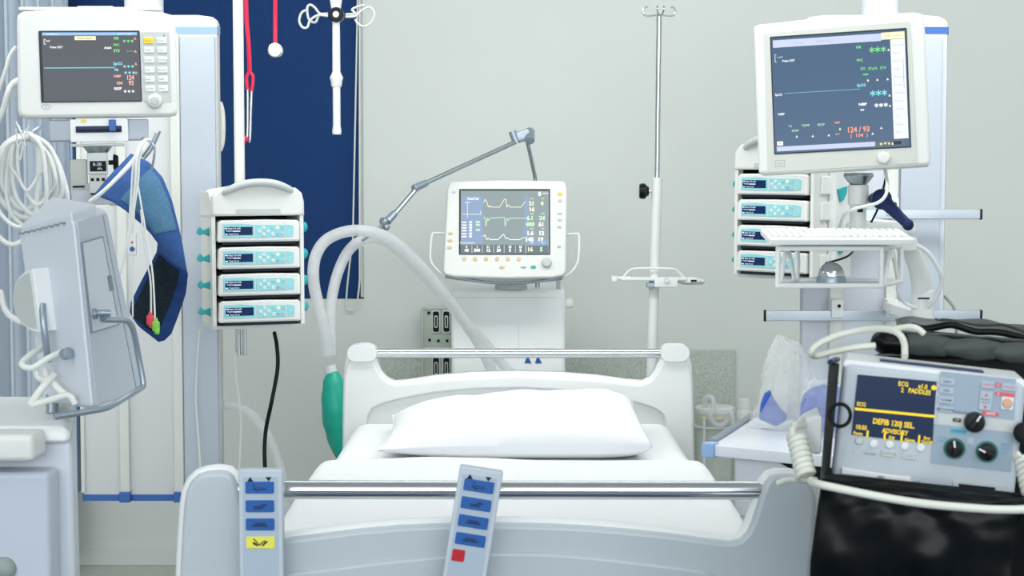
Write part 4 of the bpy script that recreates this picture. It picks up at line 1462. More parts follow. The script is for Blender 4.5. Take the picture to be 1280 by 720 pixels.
def pil(u, v, sgn):
    s, q = u * 2 - 1, v * 2 - 1
    s2 = math.copysign(abs(s) ** .75, s)
    q2 = math.copysign(abs(q) ** .75, q)
    px_ = s2 * (1 - .05 * (1 - q2 ** 2) * s2 ** 4)
    py_ = q2 * (1 - .06 * (1 - s2 ** 2) * q2 ** 4)
    sh = 5.0 if s2 > 0 else 2.4            # the far-right end is fuller than the other
    h = (max(0, 1 - abs(s2) ** sh) ** (.32 if s2 > 0 else .55)) * (max(0, 1 - abs(q2) ** 3.2) ** .42)
    n = noise.noise(V((s2 * 2.2, q2 * 2, 3))) * .012 + noise.noise(V((s2 * 6 + q2 * 2, q2 * 5, 8))) * .005
    crease = .005 * math.sin(15 * s2 + 6 * q2) * max(0, abs(s2) - .6) * 2
    x = PC.x + ax * px_
    y = PC.y + ay * py_
    if sgn > 0:
        z = PC.z + (.072 + .012 * q2 + .010 * s2 + n + crease) * h
    else:
        z = PC.z - .05 * h
    z += .006 * q2 - .012 * max(0, -s2) ** 3 * (1 if sgn > 0 else .6)
    return V((x, y, max(z, .7685)))


nu = 64
b.grid(lambda u, v: pil(u, v, 1), nu, 48)
b.grid(lambda u, v: pil(1 - u, v, -1), nu, 48)
o = b.build('pillow', weld=True, sharp=180)
tag(o, 'plump white pillow lying at the head of the bed', 'pillow')

# ---------------- bed control handsets on the footboard
def icon(k, kind, x, z, s, y):
    """bed-position pictograms drawn in dark strokes"""
    lw = s * .075
    L = lambda pts, w_=1.0: k.line([(x + a * s, z + c * s) for a, c in pts], lw * w_, y)
    if kind == 0:
        L([(-.62, .34), (-.2, -.02), (.6, -.06)], 1.1)
        L([(-.6, -.02), (-.22, -.28)], 2.4)
        L([(-.2, -.22), (.5, -.2)], 1.2)
    elif kind == 1:
        L([(-.55, -.05), (.05, -.05), (.3, .18), (.62, .1)], 1.8)
        L([(-.5, -.22), (.2, -.2), (.45, .02)], 1.6)
    elif kind == 2:
        L([(-.5, .12), (.5, .12)], 1.3)
        L([(-.66, -.12), (-.3, -.12)], 2.4).line([(x - .2 * s, z - .12 * s), (x + .2 * s, z - .12 * s)], lw * 2.4, y)
        L([(.3, -.12), (.66, -.12)], 2.4)
        L([(-.45, 0), (.45, 0)], 1.0)
    else:
        L([(-.6, .36), (-.1, -.22), (.1, -.05), (.36, .16), (.66, .06)], 1.4)
        L([(-.64, -.02), (-.3, -.24)], 2.6)
        L([(.2, -.26), (.5, .02)], 2.2)
    return k


def handset(M, w, S, label, keys, tri):
    """keys: list of (z px from the top, material, icon kind, width px)"""
    t = thing('bed_handset', label, 'bed control', M)
    H = 230 * S
    b = MB('handset_grey').prism(rr(-w / 2, -H, w / 2, 0, .004), 0, .022, .003, 2)
    b.build('casing', t, 'L')
    b = MB('handset_panel').rrect(-w / 2 + .006, -H + .01, w / 2 - .007, -.011, .002, -.0008, .002)
    b.m('ink')
    for xx, sg in ((-.0155, 1), (.0125, -1)):
        zc = -tri * S
        b.add([(xx - .0048, -.0012, zc - .0035 * sg), (xx + .0048, -.0012, zc - .0035 * sg), (xx, -.0012, zc + .0035 * sg)], [(0, 1, 2) if sg > 0 else (1, 0, 2)])
    b.build('keypad', t, 'L', wn=False)
    for (py, c, kind, wd, dx) in keys:
        k = MB(c)
        zc = -py * S
        hw = wd * S / 2
        hh = 7.6 * S
        k.rrect(dx * S - hw, zc - hh, dx * S + hw, zc + hh, .0022, -.0022, .001, .0006, 1)
        if kind is None:
            k.m('ink_red').text('CPR', dx * S, zc, -.0025, .006, 'CENTER', .02)
        else:
            k.m('ink' if c == 'key_yellow' else 'ink_blue')
            icon(k, kind, dx * S, zc, 13.5 * S, -.0026)
        o = k.build('key', t, 'L', wn=False)
        plabel(o, {'key_blue': 'blue key', 'key_yellow': 'yellow key', 'key_red': 'red key'}[c])
    b = MB('handset_grey').box((0, .0245, -.03 - 25 * S), (w * .6, .005, .03), .002)
    b.build('mounting_clip', t, 'L')
    return t


Dh = DF - .045
M, w, h = frame_px((298, 587), (353, 587), (300, 720), Dh, Dh)
S = w / 55
M = M @ Matrix.Translation((0, 0, h / 2))
handset(M, w, S, 'upright grey bed control with three blue keys and one yellow key, on the footboard', [(22.5, 'key_blue', 0, 36, -1), (46, 'key_blue', 1, 36, -1), (69, 'key_blue', 2, 36, -.8), (92, 'key_yellow', 3, 36, -.6)], 12)
M, w, h = frame_px((575, 582), (629, 590.5), (549, 720), Dh - .02, Dh - .02)
M = M @ Matrix.Translation((0, 0, h / 2))
S = w / 55
handset(M, w, S, 'tilted grey bed control with four blue keys and one red key, on the footboard', [(22, 'key_blue', 0, 38, 0), (45, 'key_blue', 1, 38, 0), (68, 'key_blue', 2, 38, 0), (91, 'key_blue', 2, 38, 0), (113, 'key_red', None, 16, -12)], 11.5)

# =================================================================== RIGHT-HAND SIDE
# ---------------- big tilted monitor
M, w, h = frame_px((942, 31), (1149, 17), (951, 217), 4.30, 4.22, 4.27)
t = thing('patient_monitor', 'big white monitor with tilted blue screen and pale side menu, above the keyboard', 'monitor', M)
S = w / 207.5
X = lambda u: (u - .5) * w
Z = lambda v: (.5 - v) * h
ol = [(X(-.002), Z(.99)), (X(0), Z(.02)), (X(.02), Z(0)), (X(.5), Z(-.022)), (X(.97), Z(-.012)), (X(1.015), Z(.0)), (X(1.03), Z(.03)), (X(1.035), Z(.97)), (X(1.02), Z(1.0)), (X(.5), Z(1.005)), (X(.02), Z(1.003))]
MB('case_white').prism(ol, 0, .07, .008, 3).build('casing', t, 'L')
b = MB('case_white').prism([(x * .8, z * .8) for x, z in ol], .06, .13, .02, 3)
b.build('rear_cover', t, 'L')
b = MB('bezel_grey').prism([(X(.055), Z(.995)), (X(.06), Z(.07)), (X(.07), Z(.06)), (X(.93), Z(.045)), (X(.945), Z(.055)), (X(.955), Z(.985))], -.0025, .003, .0015, 2)
b.build('bezel', t, 'L')
b = MB('screen_border')
sx0, sx1, sz0, sz1 = X(.105), X(.915), Z(.87), Z(.10)
b.rrect(sx0 - .003, sz0 - .003, sx1 + .003, sz1 + .004, .002, -.0034, .002)
U = lambda u: sx0 + (sx1 - sx0) * u
W = lambda v: sz1 + (sz0 - sz1) * v
b.m('screen_blue').rect(sx0, sz0, sx1, sz1, -.0040)
b.m('glow_lilac').rect(U(.012), W(.085), U(.82), W(.02), -.0043).rect(U(.012), W(.985), U(.745), W(.945), -.0043)
b.m('glow_cream').rect(U(.82), W(.075), U(.992), W(.015), -.0044)
b.m('glow_menu').rect(U(.885), W(.93), U(.992), W(.078), -.0043)
b.m('glow_grey')
for i in range(12):
    b.rect(U(.892), W(.12 + i * .068 + .062), U(.96), W(.12 + i * .068 + .0635), -.0046)
for i, s in enumerate(('Main Screen', 'Zoom', 'Monitor', 'Setup', 'Alarm limits', 'Review', 'Procedure', 'Reports', 'Lab data', 'Calc', 'Patient', 'More')):
    b.text(s, U(.9), W(.13 + i * .068), -.0046, 3.4 * S, 'LEFT', .0)
b.rect(U(.972), W(.5), U(.976), W(.25), -.0046)
b.m('screen_olive').rect(U(.745), W(.985), U(.95), W(.945), -.0043)
b.m('glow_pale_yellow').text('o + v a', U(.83), W(.966), -.0046, 6 * S, 'CENTER', .03)
b.m('screen_navy').rect(U(.86), W(.98), U(.94), W(.95), -.0045)
y_ = -.0046
b.m('glow_grey').text('Smith Ward', U(.4), W(.05), y_, 4.4 * S)
b.text('ICU 12', U(.2), W(.055), y_, 4 * S).text('Insert probe', U(.9), W(.045), -.0047, 4 * S)
b.m('glow_white')
b.line([(U(.035), W(.145)), (U(.024), W(.145)), (U(.024), W(.21)), (U(.035), W(.21))], .5 * S, y_)
b.text('1 mV', U(.06), W(.17), y_, 3.4 * S).text('Pulse DET', U(.125), W(.205), y_, 3.8 * S, 'CENTER', .02)
b.text('SpO2', U(.04), W(.495), y_, 4 * S, 'CENTER', .02).text('NIBP', U(.055), W(.665), y_, 4 * S, 'CENTER', .02)
b.rect(U(.016), W(.935), U(.06), W(.9), y_)
b.m('ink').text('x', U(.038), W(.915), -.0048, 4.5 * S)
b.m('glow_teal').rect(U(.085), W(.4885), U(.65), W(.4845), y_)
b.m('glow_green')
b.text('HR', U(.65), W(.127), y_, 4.6 * S, 'CENTER', .03).stars(U(.79), W(.157), y_, 3.4 * S, 7.2 * S)
b.text('PVC', U(.655), W(.24), y_, 4.2 * S, 'CENTER', .03).text('STI', U(.675), W(.315), y_, 4.6 * S, 'CENTER', .02).text('STaVL', U(.75), W(.318), y_, 4.6 * S, 'CENTER', .02).text('STV', U(.825), W(.318), y_, 4.6 * S, 'CENTER', .02)
b.text('mm', U(.695), W(.362), y_, 4.2 * S, 'CENTER', .03)
b.m('glow_cyan').text('SpO2', U(.66), W(.455), y_, 4.8 * S, 'CENTER', .03).stars(U(.785), W(.53), y_, 3.4 * S, 7.2 * S)
b.m('glow_white').text('NIBP', U(.665), W(.62), y_, 4.8 * S, 'CENTER', .03).text('aw', U(.66), W(.665), y_, 4.2 * S, 'CENTER', .03).stars(U(.8), W(.635), y_, 2.4 * S, 5.8 * S, 3, .2)
b.m('glow_orange').text('124 / 93', U(.625), W(.835), y_, 9.6 * S, 'CENTER', .02, .9).text('(  104  )', U(.63), W(.885), y_, 6.8 * S, 'CENTER', .01)
b.text('NBP', U(.47), W(.765), y_, 3.8 * S, 'CENTER', .02).text('mm', U(.47), W(.862), y_, 3.4 * S, 'CENTER', .02)
b.m('glow_pale_green').text('T1', U(.12), W(.775), y_, 4.4 * S).text('TEMP', U(.235), W(.775), y_, 4.4 * S).text('RESP', U(.35), W(.775), y_, 4.4 * S).text('RRM', U(.155), W(.815), y_, 4.4 * S)
b.m('glow_pale_yellow')
for (uu, vv) in ((.87, .165), (.71, .415), (.78, .415), (.855, .415), (.865, .555), (.865, .645), (.49, .82), (.165, .865), (.285, .868), (.405, .868), (.73, .875), (.795, .83)):
    b.add([(U(uu) - 1.5 * S, y_, W(vv) - 1.4 * S), (U(uu) + 1.5 * S, y_, W(vv) - 1.4 * S), (U(uu), y_, W(vv) + 1.7 * S)], [(0, 1, 2)])
b.build('screen', t, 'L', wn=False)
kx, kz = X(.757), Z(.94)
b = MB('bezel_grey').cyl((kx, 0, kz), (kx, -.006, kz), 9 * S, 8.6 * S, 28).m('case_white').cyl((kx, -.006, kz), (kx, -.018, kz), 7.8 * S, 6.9 * S, 28, .003)
b.build('rotary_knob', t, 'L')
b = MB('ink_grey')
b.line([(X(.13) + a * S, Z(.94) + c * S) for a, c in ((-6, -4), (6, -4), (6, 4), (-6, 4), (-6, -4))], .4 * S, -.0028)
for dx in (-2, 2):
    b.line([(X(.13) + dx * S + 1.5 * S * math.cos(a * .6), Z(.94) + 1.5 * S * math.sin(a * .6)) for a in range(11)], .3 * S, -.0028)
b.build('logo', t, 'L', wn=False)
# swivel post, in world coordinates
b = MB('brushed_steel')
q = P(1073, 219, 4.36)
zq = P(1073, 231, 4.36).z
b.lathe([(0, 0), (.020, 0), (.028, .008), (.038, .022), (.036, .03), (0, .03)], (q.x, q.y, zq), (0, 0, 1), 28)
b.m('white_plastic').cyl((q.x, q.y, P(1073, 256, 4.36).z), (q.x, q.y, zq), .026, .026, 24, .003)
b.cyl((q.x, q.y, P(1073, 292, 4.36).z), (q.x, q.y, P(1073, 256, 4.36).z), .021, .021, 24, .002)
b.m('black_plastic').cyl((q.x - .022, q.y, zq - .0005), (q.x - .0225, q.y, zq - .001), .001)
b.cyl((q.x, q.y, zq - .003), (q.x, q.y, zq), .0225, seg=24)
q2 = P(1076, 263, 4.33)
b.box((q2.x, q.y - .021, q2.z), (.014, .006, .010), .001)
b.build('swivel_post', t)
zz = P(1073, 285, 4.36).z
b = MB('white_plastic').box((q.x + .06, q.y + .02, zz), (.17, .03, .026), .006).box((q.x + .13, 4.61, zz), (.045, .47, .026), .006)
b.build('support_arm', t)
b = MB('navy_plastic')
l0, l1 = P(1102, 249, 4.27), P(1135, 281, 4.22)
b.ball(l0, (.026, .022, .026), 20)
b.tube([l0, l0.lerp(l1, .3), l0.lerp(l1, .7), l1], [.020, .016, .013, .012], 14)
b.ball(l1, .0145, 16)
b.cyl(l0, l0 + V((0, .08, 0)), .017, seg=16)
b.build('locking_lever', t)
b = MB('cable_white')
b.tube([P(1106, 212, 4.30), P(1109, 228, 4.22), P(1107, 244, 4.2), P(1096, 254, 4.2), P(1072, 260, 4.22), P(1056, 268, 4.28), P(1049, 285, 4.34)], .0042, 8)
b.build('monitor_cable', t)

# ---------------- keyboard tray, keyboard, trackball
DK = 4.16
kz_ = P(1050, 304, DK).z
t = thing('keyboard_tray', 'white open-frame keyboard tray on an arm under the big tilted monitor', 'tray', P(1050, 360, DK + .1))
fl, frr = P(974, 306, DK - .02), P(1103, 306, DK - .02)
bl, br = P(985, 300, DK + .2), P(1131, 300, DK + .2)
fz = P(1040, 357, DK - .02).z
top = kz_ - .012
b = MB('white_plastic')
rw = .0065
bot = {}
TL = V((P(974, 0, DK).x, DK - .02, top))
TR = V((P(1104, 0, DK).x, DK - .02, top))
BR = V((P(1131, 0, DK + .17).x, DK + .17, top))
BL = V((P(1000, 0, DK + .17).x, DK + .17, top))
dn = V((0, 0, fz - top))
sh = {id(TL): V((.004, 0, 0))}
for a, c in ((TL, TR), (TR, BR), (BR, BL), (BL, TL)):
    b.cyl(a, c, rw, seg=10)
    b.cyl(a + dn, c + dn, rw, seg=10)
for a in (TL, TR, BR, BL):
    b.ball(a, rw, 10).ball(a + dn, rw, 10)
    b.cyl(a, a + dn, rw * .95, seg=10)
b.build('frame', t)
for a, c in ((TR, BR), (TL, BL)):
    s = MB('white_plastic')
    m1, m2 = a.lerp(c, .12), a.lerp(c, .42)
    m3, m4 = a.lerp(c, .5), a.lerp(c, .88)
    s.cyl(m2, m1 + dn, .0055, seg=8)
    s.cyl(m3, m4 + dn, .0055, seg=8)
    s.cyl(a.lerp(c, .46) + dn * .02, a.lerp(c, .46) + dn * .3, .008, seg=8)
    s.build('side_brace', t)
s = MB('white_plastic').add([TL + V((0, 0, .004)), TR + V((0, 0, .004)), BR + V((0, 0, .004)), BL + V((0, 0, .004))], [(0, 1, 2, 3)])
s.build('top_shelf', t, solid=.006)
s = MB('column_grey').add([TL + dn + V((.005, .05, -.004)), TR + dn + V((-.005, .05, -.004)), BR + dn + V((-.005, -.005, -.004)), BL + dn + V((.005, -.005, -.004))], [(0, 1, 2, 3)])
s.build('bottom_shelf', t, solid=.005)
# arm down to the lower rail
b = MB('white_plastic')
a0 = P(1136, 318, DK + .2)
b.box(P(1133, 305, DK + .19), (.045, .05, .035), .006)
b.tube([P(1134, 300, 4.38), P(1141, 318, 4.42), P(1150, 345, 4.46), P(1152, 372, 4.48)], [.019, .023, .026, .025], 14)
q = P(1153, 372, 4.48)
b.cyl(q + V((0, 0, .02)), q + V((0, 0, -.065)), .030, .028, 22, .004)
b.m('ink').box((q.x - .004, q.y - .031, q.z), (.03, .003, .004))
b.m('white_plastic').box((q.x, 4.66, q.z - .05), (.045, .33, .03), .005)
b.build('tray_arm', t)
b = MB('white_plastic')
b.tube([P(1140, 303, 4.34), P(1160, 316, 4.34), P(1174, 338, 4.36), P(1177, 352, 4.38), P(1170, 372, 4.40), P(1160, 384, 4.43)], .006, 8)
b.tube([P(1124, 348, 4.36), P(1122, 362, 4.36), P(1130, 378, 4.4), P(1145, 385, 4.43)], .0045, 8)
b.build('arm_cable', t)

# keyboard: seen flat from the front, sloping a little
K0, K1 = P(961, 306, DK - .05), P(1142, 306, DK - .05)
kw = K1.x - K0.x
Mk = Matrix.Translation(V(((K0.x + K1.x) / 2 , DK - .06, top + .0085))) @ Matrix.Rotation(math.radians(7), 4, 'X')
t = thing('keyboard', 'white computer keyboard lying on the open-frame tray', 'keyboard', Mk)
kd = .155
b = MB('white_plastic').box((0, kd / 2, .009), (kw, kd, .016), .004, 3)
b.build('casing', t, 'L')
b = MB('button_white')
for r in range(5):
    n = 19
    for c in range(n):
        if r == 0 and 4 <= c <= 9:
            continue
        b.box((-kw / 2 + .018 + c * (kw - .036) / (n - 1), .03 + r * .023, .0195), (.0145, .017, .007), .002, 1)
b.box((-kw / 2 + .018 + 6.5 * (kw - .036) / 18, .03, .0195), (.105, .017, .007), .002, 1)
b.build('keycaps', t, 'L')

t = thing('trackball', 'silver trackball standing inside the keyboard tray', 'trackball', P(1040, 355, DK + .06))
q = V((P(1040, 346, DK + .04).x, DK + .05, fz + .0015))
b = MB('grey_metal').lathe([(0, 0), (.036, 0), (.036, .012), (.032, .02), (0, .02)], (q.x, q.y, q.z), (0, 0, 1), 28)
b.build('base', t)
b = MB('steel')
b.lathe([(.0325, .0), (.0325, .006), (.031, .014), (.026, .024), (.017, .032), (.008, .035), (0, .036)], (q.x, q.y, q.z + .016), (0, 0, 1), 32)
b.build('dome', t, sharp=180)
b = MB('black_plastic')
b.tube([q + V((-.01, .02, .048)), P(1060, 320, 4.31), P(1073, 303, 4.42), P(1084, 286, 4.43), P(1096, 264, 4.42), P(1103, 240, 4.41), P(1108, 218, 4.41)], .0028, 8)
b.build('lead', t)

# cord at the edge of the supply column
b = MB('cable_grey').tube([P(1180, 370, 4.95), P(1186, 376, 4.94), P(1192, 384, 4.93), P(1194, 396, 4.93), P(1196, 440, 4.95), P(1196, 620, 5.0), V((P(1196, 620, 5).x, 5.05, .01))], .0045, 8)
tag(b.build('grey_cord'), 'thin grey cord curving down past the edge of the railed supply column', 'cord')

# ---------------- bedside table
ZT = .80


def G(px, py, z):
    """point on the horizontal plane z seen at a pixel"""
    u, v = (px - 640) / FPX, (360 - py) / FPX
    d = V((u, CT + v * ST, -ST + v * CT))
    return V((0, 0, CAMH)) + d * ((z - CAMH) / d.z)


c1, c2, c3 = G(881, 555, ZT), G(1062, 572, ZT), G(937, 519, ZT)
c4 = c3 + (c2 - c1) * 1.0
t = thing('bedside_table', 'white-topped bedside table with a blue corner, standing beside the head of the bed', 'table', ((c1.x + c4.x) / 2, (c1.y + c4.y) / 2, 0))
dz = V((0, 0, -.028))
MB('table_white').hexa([c1 + dz, c2 + dz, c4 + dz, c3 + dz, c1, c2, c4, c3], .004, 2).build('tabletop', t)
b = MB('pale_blue')
ex = (c2 - c1).normalized()
ey = (c3 - c1).normalized()
o = c1 + V((0, 0, -.014)) - ex * .004 - ey * .004
Mb = Matrix((ex, V((0, 0, 1)).cross(ex), V((0, 0, 1)))).transposed().to_4x4()
b.box(o + ex * .016 + ey * .012, (.034, .03, .036), .005, 2, Mb)
b.build('corner_block', t)
b = MB('grey_metal')
s0, s1 = c1 + ey * .05 + V((0, 0, .001)), c3 + V((0, 0, .001))
b.hexa([s0, s0 + ex * .022, s1 + ex * .022, s1, s0 + V((0, 0, .005)), s0 + ex * .022 + V((0, 0, .005)), s1 + ex * .022 + V((0, 0, .005)), s1 + V((0, 0, .005))], .002)
b.build('edge_rail', t)
i1, i2, i4, i3 = [p + V((0, 0, -.030)) for p in (c1 + ex * .07 + ey * .03, c2 - ex * .03 + ey * .03, c4 - ex * .03 - ey * .03, c3 + ex * .07 - ey * .03)]
dd = V((0, 0, -.67))
MB('table_white').hexa([i1 + dd, i2 + dd, i4 + dd, i3 + dd, i1, i2, i4, i3], .006, 2).build('body', t)
nb = V((ex.y, -ex.x, 0)).normalized()
b = MB('panel_grey')
for zz in (.14, .36):
    a, c = i1 + ex * .01 + V((0, 0, -zz)) + nb * .001, i2 - ex * .01 + V((0, 0, -zz)) + nb * .001
    b.hexa([a, c, c - nb * .004, a - nb * .004, a + V((0, 0, .004)), c + V((0, 0, .004)), c - nb * .004 + V((0, 0, .004)), a - nb * .004 + V((0, 0, .004))])
b.build('drawer_gap', t)
b = MB('black_plastic')  # dark sheet that paints the shadow gap under the tabletop
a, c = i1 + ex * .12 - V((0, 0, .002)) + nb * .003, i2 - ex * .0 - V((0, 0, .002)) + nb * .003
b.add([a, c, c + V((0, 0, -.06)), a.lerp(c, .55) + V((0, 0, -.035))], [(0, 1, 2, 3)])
b.build('gap_shadow', t, solid=.004)
for p in (i1, i2, i3, i4):
    ctr = (i1 + i4) / 2
    q = p.lerp(ctr, .12)
    MB('black_plastic').cyl((q.x - .012, q.y, .03), (q.x + .012, q.y, .03), .03, seg=18, bev=.005).m('panel_grey').cyl((q.x, q.y, .04), (q.x, q.y, .10), .012, seg=10).build('castor', t)

# ---------------- plastic bags with blue packs on the table
def crumple(b, rings, D, nseg=26, amp=.012, seed=0.0, dfl=.6):
    """rings: (xl, xr, y) pixel rows, bottom to top, lofted with crinkled noise"""
    vs, fs = [], []
    for j, (xl, xr, yy) in enumerate(rings):
        c = P((xl + xr) / 2, yy, D)
        hw = (xr - xl) / 2 * D / FPX
        for k in range(nseg):
            a = 2 * math.pi * k / nseg
            n = noise.noise(V((math.cos(a) * 2.3 + seed, math.sin(a) * 2.3, j * .55 + seed))) * amp
            n += ((k * 7 + j * 5) % 3 - 1) * amp * .22
            r = hw + n * min(1, hw / .03)
            vs.append((c.x + r * math.cos(a), c.y + (r * dfl) * math.sin(a), c.z + n * .5))
    m = len(rings)
    for j in range(m - 1):
        for k in range(nseg):
            l = (k + 1) % nseg
            fs.append((j * nseg + k, j * nseg + l, (j + 1) * nseg + l, (j + 1) * nseg + k))
    fs.append(tuple(reversed(range(nseg))))
    b.add(vs, fs)
    return b


DB = 4.30
zt0 = ZT
yb_ = 534
t = thing('plastic_bag', 'tall crumpled clear plastic bag holding a blue folded pack, standing on the bedside table', 'plastic bag', P(985, yb_, DB))
b = crumple(MB('clear_film'), [(936, 1024, 531), (942, 1020, 520), (948, 1018, 505), (950, 1016, 488), (953, 1014, 470), (957, 1010, 455), (962, 1004, 442), (966, 996, 431), (969, 984, 423), (971, 976, 419)], DB, amp=.012, seed=2.1, dfl=.95)
b.build('film', t, sharp=20, wn=False)
b = MB('blue_wrap')
pts = [(950, 526), (952, 508), (957, 494), (963, 490), (968, 500), (975, 511), (985, 521), (982, 529), (970, 535)]
b.prism([XZ(x, y - 1.5, DB - .045) for x, y in pts], DB - .045, DB - .018, .006, 2)
b.build('folded_pack', t)
t = thing('plastic_jar', 'small clear plastic jar inside the tall crumpled bag beside its blue pack', 'jar', P(988, 524, DB))
q = P(982, 528, DB + .0)
b = MB('jar_plastic').lathe([(0, 0), (.022, 0), (.024, .004), (.024, .045), (.030, .05), (.030, .058), (.027, .058), (.026, .05), (.021, .046), (.021, .006), (0, .004)], (q.x + .006, DB + .022, q.z + .002), (0, 0, 1), 24)
b.build('cup', t)

t = thing('plastic_bag', 'squat clear plastic wrapper around a blue pack, lying beside the defibrillator', 'plastic bag', P(1018, 525, 4.22))
b = crumple(MB('clear_film'), [(1000, 1082, 543), (997, 1084, 528), (998, 1078, 508), (1002, 1066, 492), (1008, 1052, 482), (1016, 1040, 474)], 4.16, amp=.010, seed=5.3)
b.build('film', t, sharp=20, wn=False)
b = MB('blue_wrap')
b.prism([XZ(x, y, 4.16) for x, y in [(1002, 540), (1001, 508), (1006, 493), (1016, 485), (1030, 481), (1052, 484), (1058, 500), (1056, 540)]], 4.145, 4.18, .006, 2)
b.build('folded_pack', t)

# ---------------- suction canister and bottle on the wall
t = thing('suction_canister', 'clear suction jar with cream lid and looped tube, on the wall beside the headboard', 'suction jar', P(893, 560, 6.12))
DJ = 6.12
q = P(893, 600, DJ)
zt_ = P(893, 520, DJ).z
sc = DJ / FPX
b = MB('jar_plastic').lathe([(0, 0), (19 * sc, 0), (21 * sc, .01), (23 * sc, zt_ - q.z), (22 * sc, zt_ - q.z), (20 * sc, .012), (0, .006)], q, (0, 0, 1), 32)
b.build('jar', t)
b = MB('cream_lid').lathe([(0, 0), (23 * sc, 0), (24 * sc, 6 * sc), (0, 6 * sc)], (q.x, q.y, zt_ - .003), (0, 0, 1), 32)
b.m('white_plastic').lathe([(0, 0), (25 * sc, 0), (25.5 * sc, 1.5 * sc), (25 * sc, 6 * sc), (22 * sc, 8 * sc), (0, 8.5 * sc)], (q.x, q.y, zt_ - .003 + 6 * sc), (0, 0, 1), 32)
b.build('lid', t)
b = MB('tube_clear')
b.tube([P(884, 512, DJ), P(880, 502, DJ - .05), P(884, 496, DJ - .07), P(891, 498, DJ - .075), P(892, 510, DJ - .08), P(888, 520, DJ - .085), P(894, 530, DJ - .09), P(903, 531, DJ - .09), P(910, 524, DJ - .07), P(913, 515, DJ - .08), P(916, 522, DJ - .09), P(916, 548, DJ - .09)], .0085, 10)
b.build('tube', t)
b = MB('white_plastic').box((q.x, 6.235, zt_ - .02), (.05, .09, .04), .005)
b.tube([(q.x + 24.5 * sc * math.cos(a * .2618), DJ + 24.5 * sc * math.sin(a * .2618), zt_ - .035) for a in range(24)], .004, 8, closed=True)
b.box(P(880, 556, DJ - .07), (.008, .01, .20), .002)
b.build('wall_mount', t)
t = thing('plastic_bottle', 'small white plastic bottle with ribbed cap, on the wall bracket beside the suction jar', 'bottle', P(929, 530, 6.1))
q = P(930, 536, 6.1)
sc = 6.1 / FPX
b = MB('white_plastic').lathe([(0, 0), (10 * sc, 0), (11 * sc, 3 * sc), (11 * sc, 20 * sc), (8 * sc, 26 * sc), (0, 26 * sc)], q, (0, 0, 1), 24)
b.m('white_plastic').lathe([(0, 0), (8 * sc, 0), (8.6 * sc, 4 * sc), (8.6 * sc, 17 * sc), (0, 17 * sc)], (q.x, q.y, q.z + 2 * sc), (0, 0, 1), 24)
b.build('bottle_body', t)
b = MB('white_plastic').cyl((q.x, q.y, q.z + 25.5 * sc), (q.x, q.y, q.z + 38 * sc), 9 * sc, 8.4 * sc, 18, .003)
b.build('cap', t)
b = MB('white_plastic').box((q.x, 6.19, q.z - .006), (.05, .21, .010), .002)
b.m('green_clip').cyl(P(926, 533, 6.03), P(926, 527, 6.03), .008, .007, 14, .002)
b.build('wall_mount', t)

# ---------------- defibrillator in its black case
M, w, h = frame_px((1054, 452), (1284, 478), (1038, 607), 2.30, 2.25, 2.297)
t = thing('defibrillator', 'grey defibrillator with yellow-lettered screen and black dials, sitting in a black case', 'defibrillator', M)
S = w / 231.0
# face coordinates: u to the right, v downwards, in photograph pixels along the tilted face
X = lambda u: (u - 115.5) * S
Z = lambda v: h / 2 - v * S
Hh = h / S
b = MB('defib_grey').prism(rr(X(0), Z(Hh), X(231), Z(0), .012), 0, .16, .008, 3)
b.build('casing', t, 'L')
MB('white_plastic').rrect(X(1), Z(8), X(230), Z(-3), .006, .003, .158, .005, 2).build('top_cover', t, 'L')
b = MB('navy_plastic').box((X(113), .055, Z(-3.5)), (133 * S, .032, .004), .0015)
b.build('top_strip', t, 'L')


def face(px, py):
    """photograph pixel -> face coordinates"""
    # intersect the pixel's ray with the face plane
    o, p1 = V((0, 0, CAMH)), P(px, py, 2.25)
    Mi = M.inverted()
    a, c = Mi @ o, Mi @ p1
    k = a.y / (a.y - c.y)
    q = a.lerp(c, k)
    return (q.x, q.z)


F = face
b = MB('panel_grey')
s00, s10, s11, s01 = F(1071, 467), F(1172, 476), F(1166, 556), F(1063, 544)
b.prism([s01, s11, s10, s00], -.001, .003)


def SP(u, v, y=-.0025):
    """screen position, u right, v down"""
    a = V((*s00, 0)).lerp(V((*s10, 0)), u)
    c = V((*s01, 0)).lerp(V((*s11, 0)), u)
    p = a.lerp(c, v)
    return p.x, p.y


b.m('screen_navy')
b.prism([SP(0.01, .99), SP(.99, .99), SP(.99, .01), SP(.01, .01)], -.0018, -.0008)
b.m('glow_yellow')
lw = 2.6 * S
scr = [('ECG', .585, .10, .085), ('x1.0', .825, .11, .085), ('2', .58, .195, .085), ('PADDLES', .79, .195, .088), ('ECG', .095, .485, .075),
       ('DEFIB 120J SEL.', .51, .735, .105), ('10:50', .12, .855, .085), ('ADVISORY', .535, .865, .088), ('Param', .09, .955, .06), ('ID#', .50, .962, .06), ('Alarms', .72, .968, .06), ('Sync', .925, .905, .06), ('On/Off', .925, .97, .06)]
for s, u, v, sz in scr:
    x, z = SP(u, v)
    b.text(s, x, z, -.0024, sz * 95 * S, 'CENTER', .028, .82)
b.line([SP(.03, .565), SP(.99, .555)], 3.2 * S, -.0024)
for u, v0 in ((.205, .9), (.415, .9), (.62, .89), (.83, .88)):
    b.line([SP(u, v0), SP(u, .995)], 2.4 * S, -.0024)
b.disc(*SP(.96, .11), 3.2 * S, -.0024)
b.build('screen', t, 'L', wn=False)
b = MB('defib_panel')
b.prism([F(1174, 534), F(1262, 545), F(1266, 526), F(1268, 476), F(1175, 466), F(1172, 513), F(1190, 516)][::1] if False else [F(1163, 579), F(1264, 590), F(1267, 541), F(1167, 530)], -.001, .002)
b.prism([F(1174, 515), F(1268, 526), F(1270, 474), F(1176, 464)], -.001, .002)
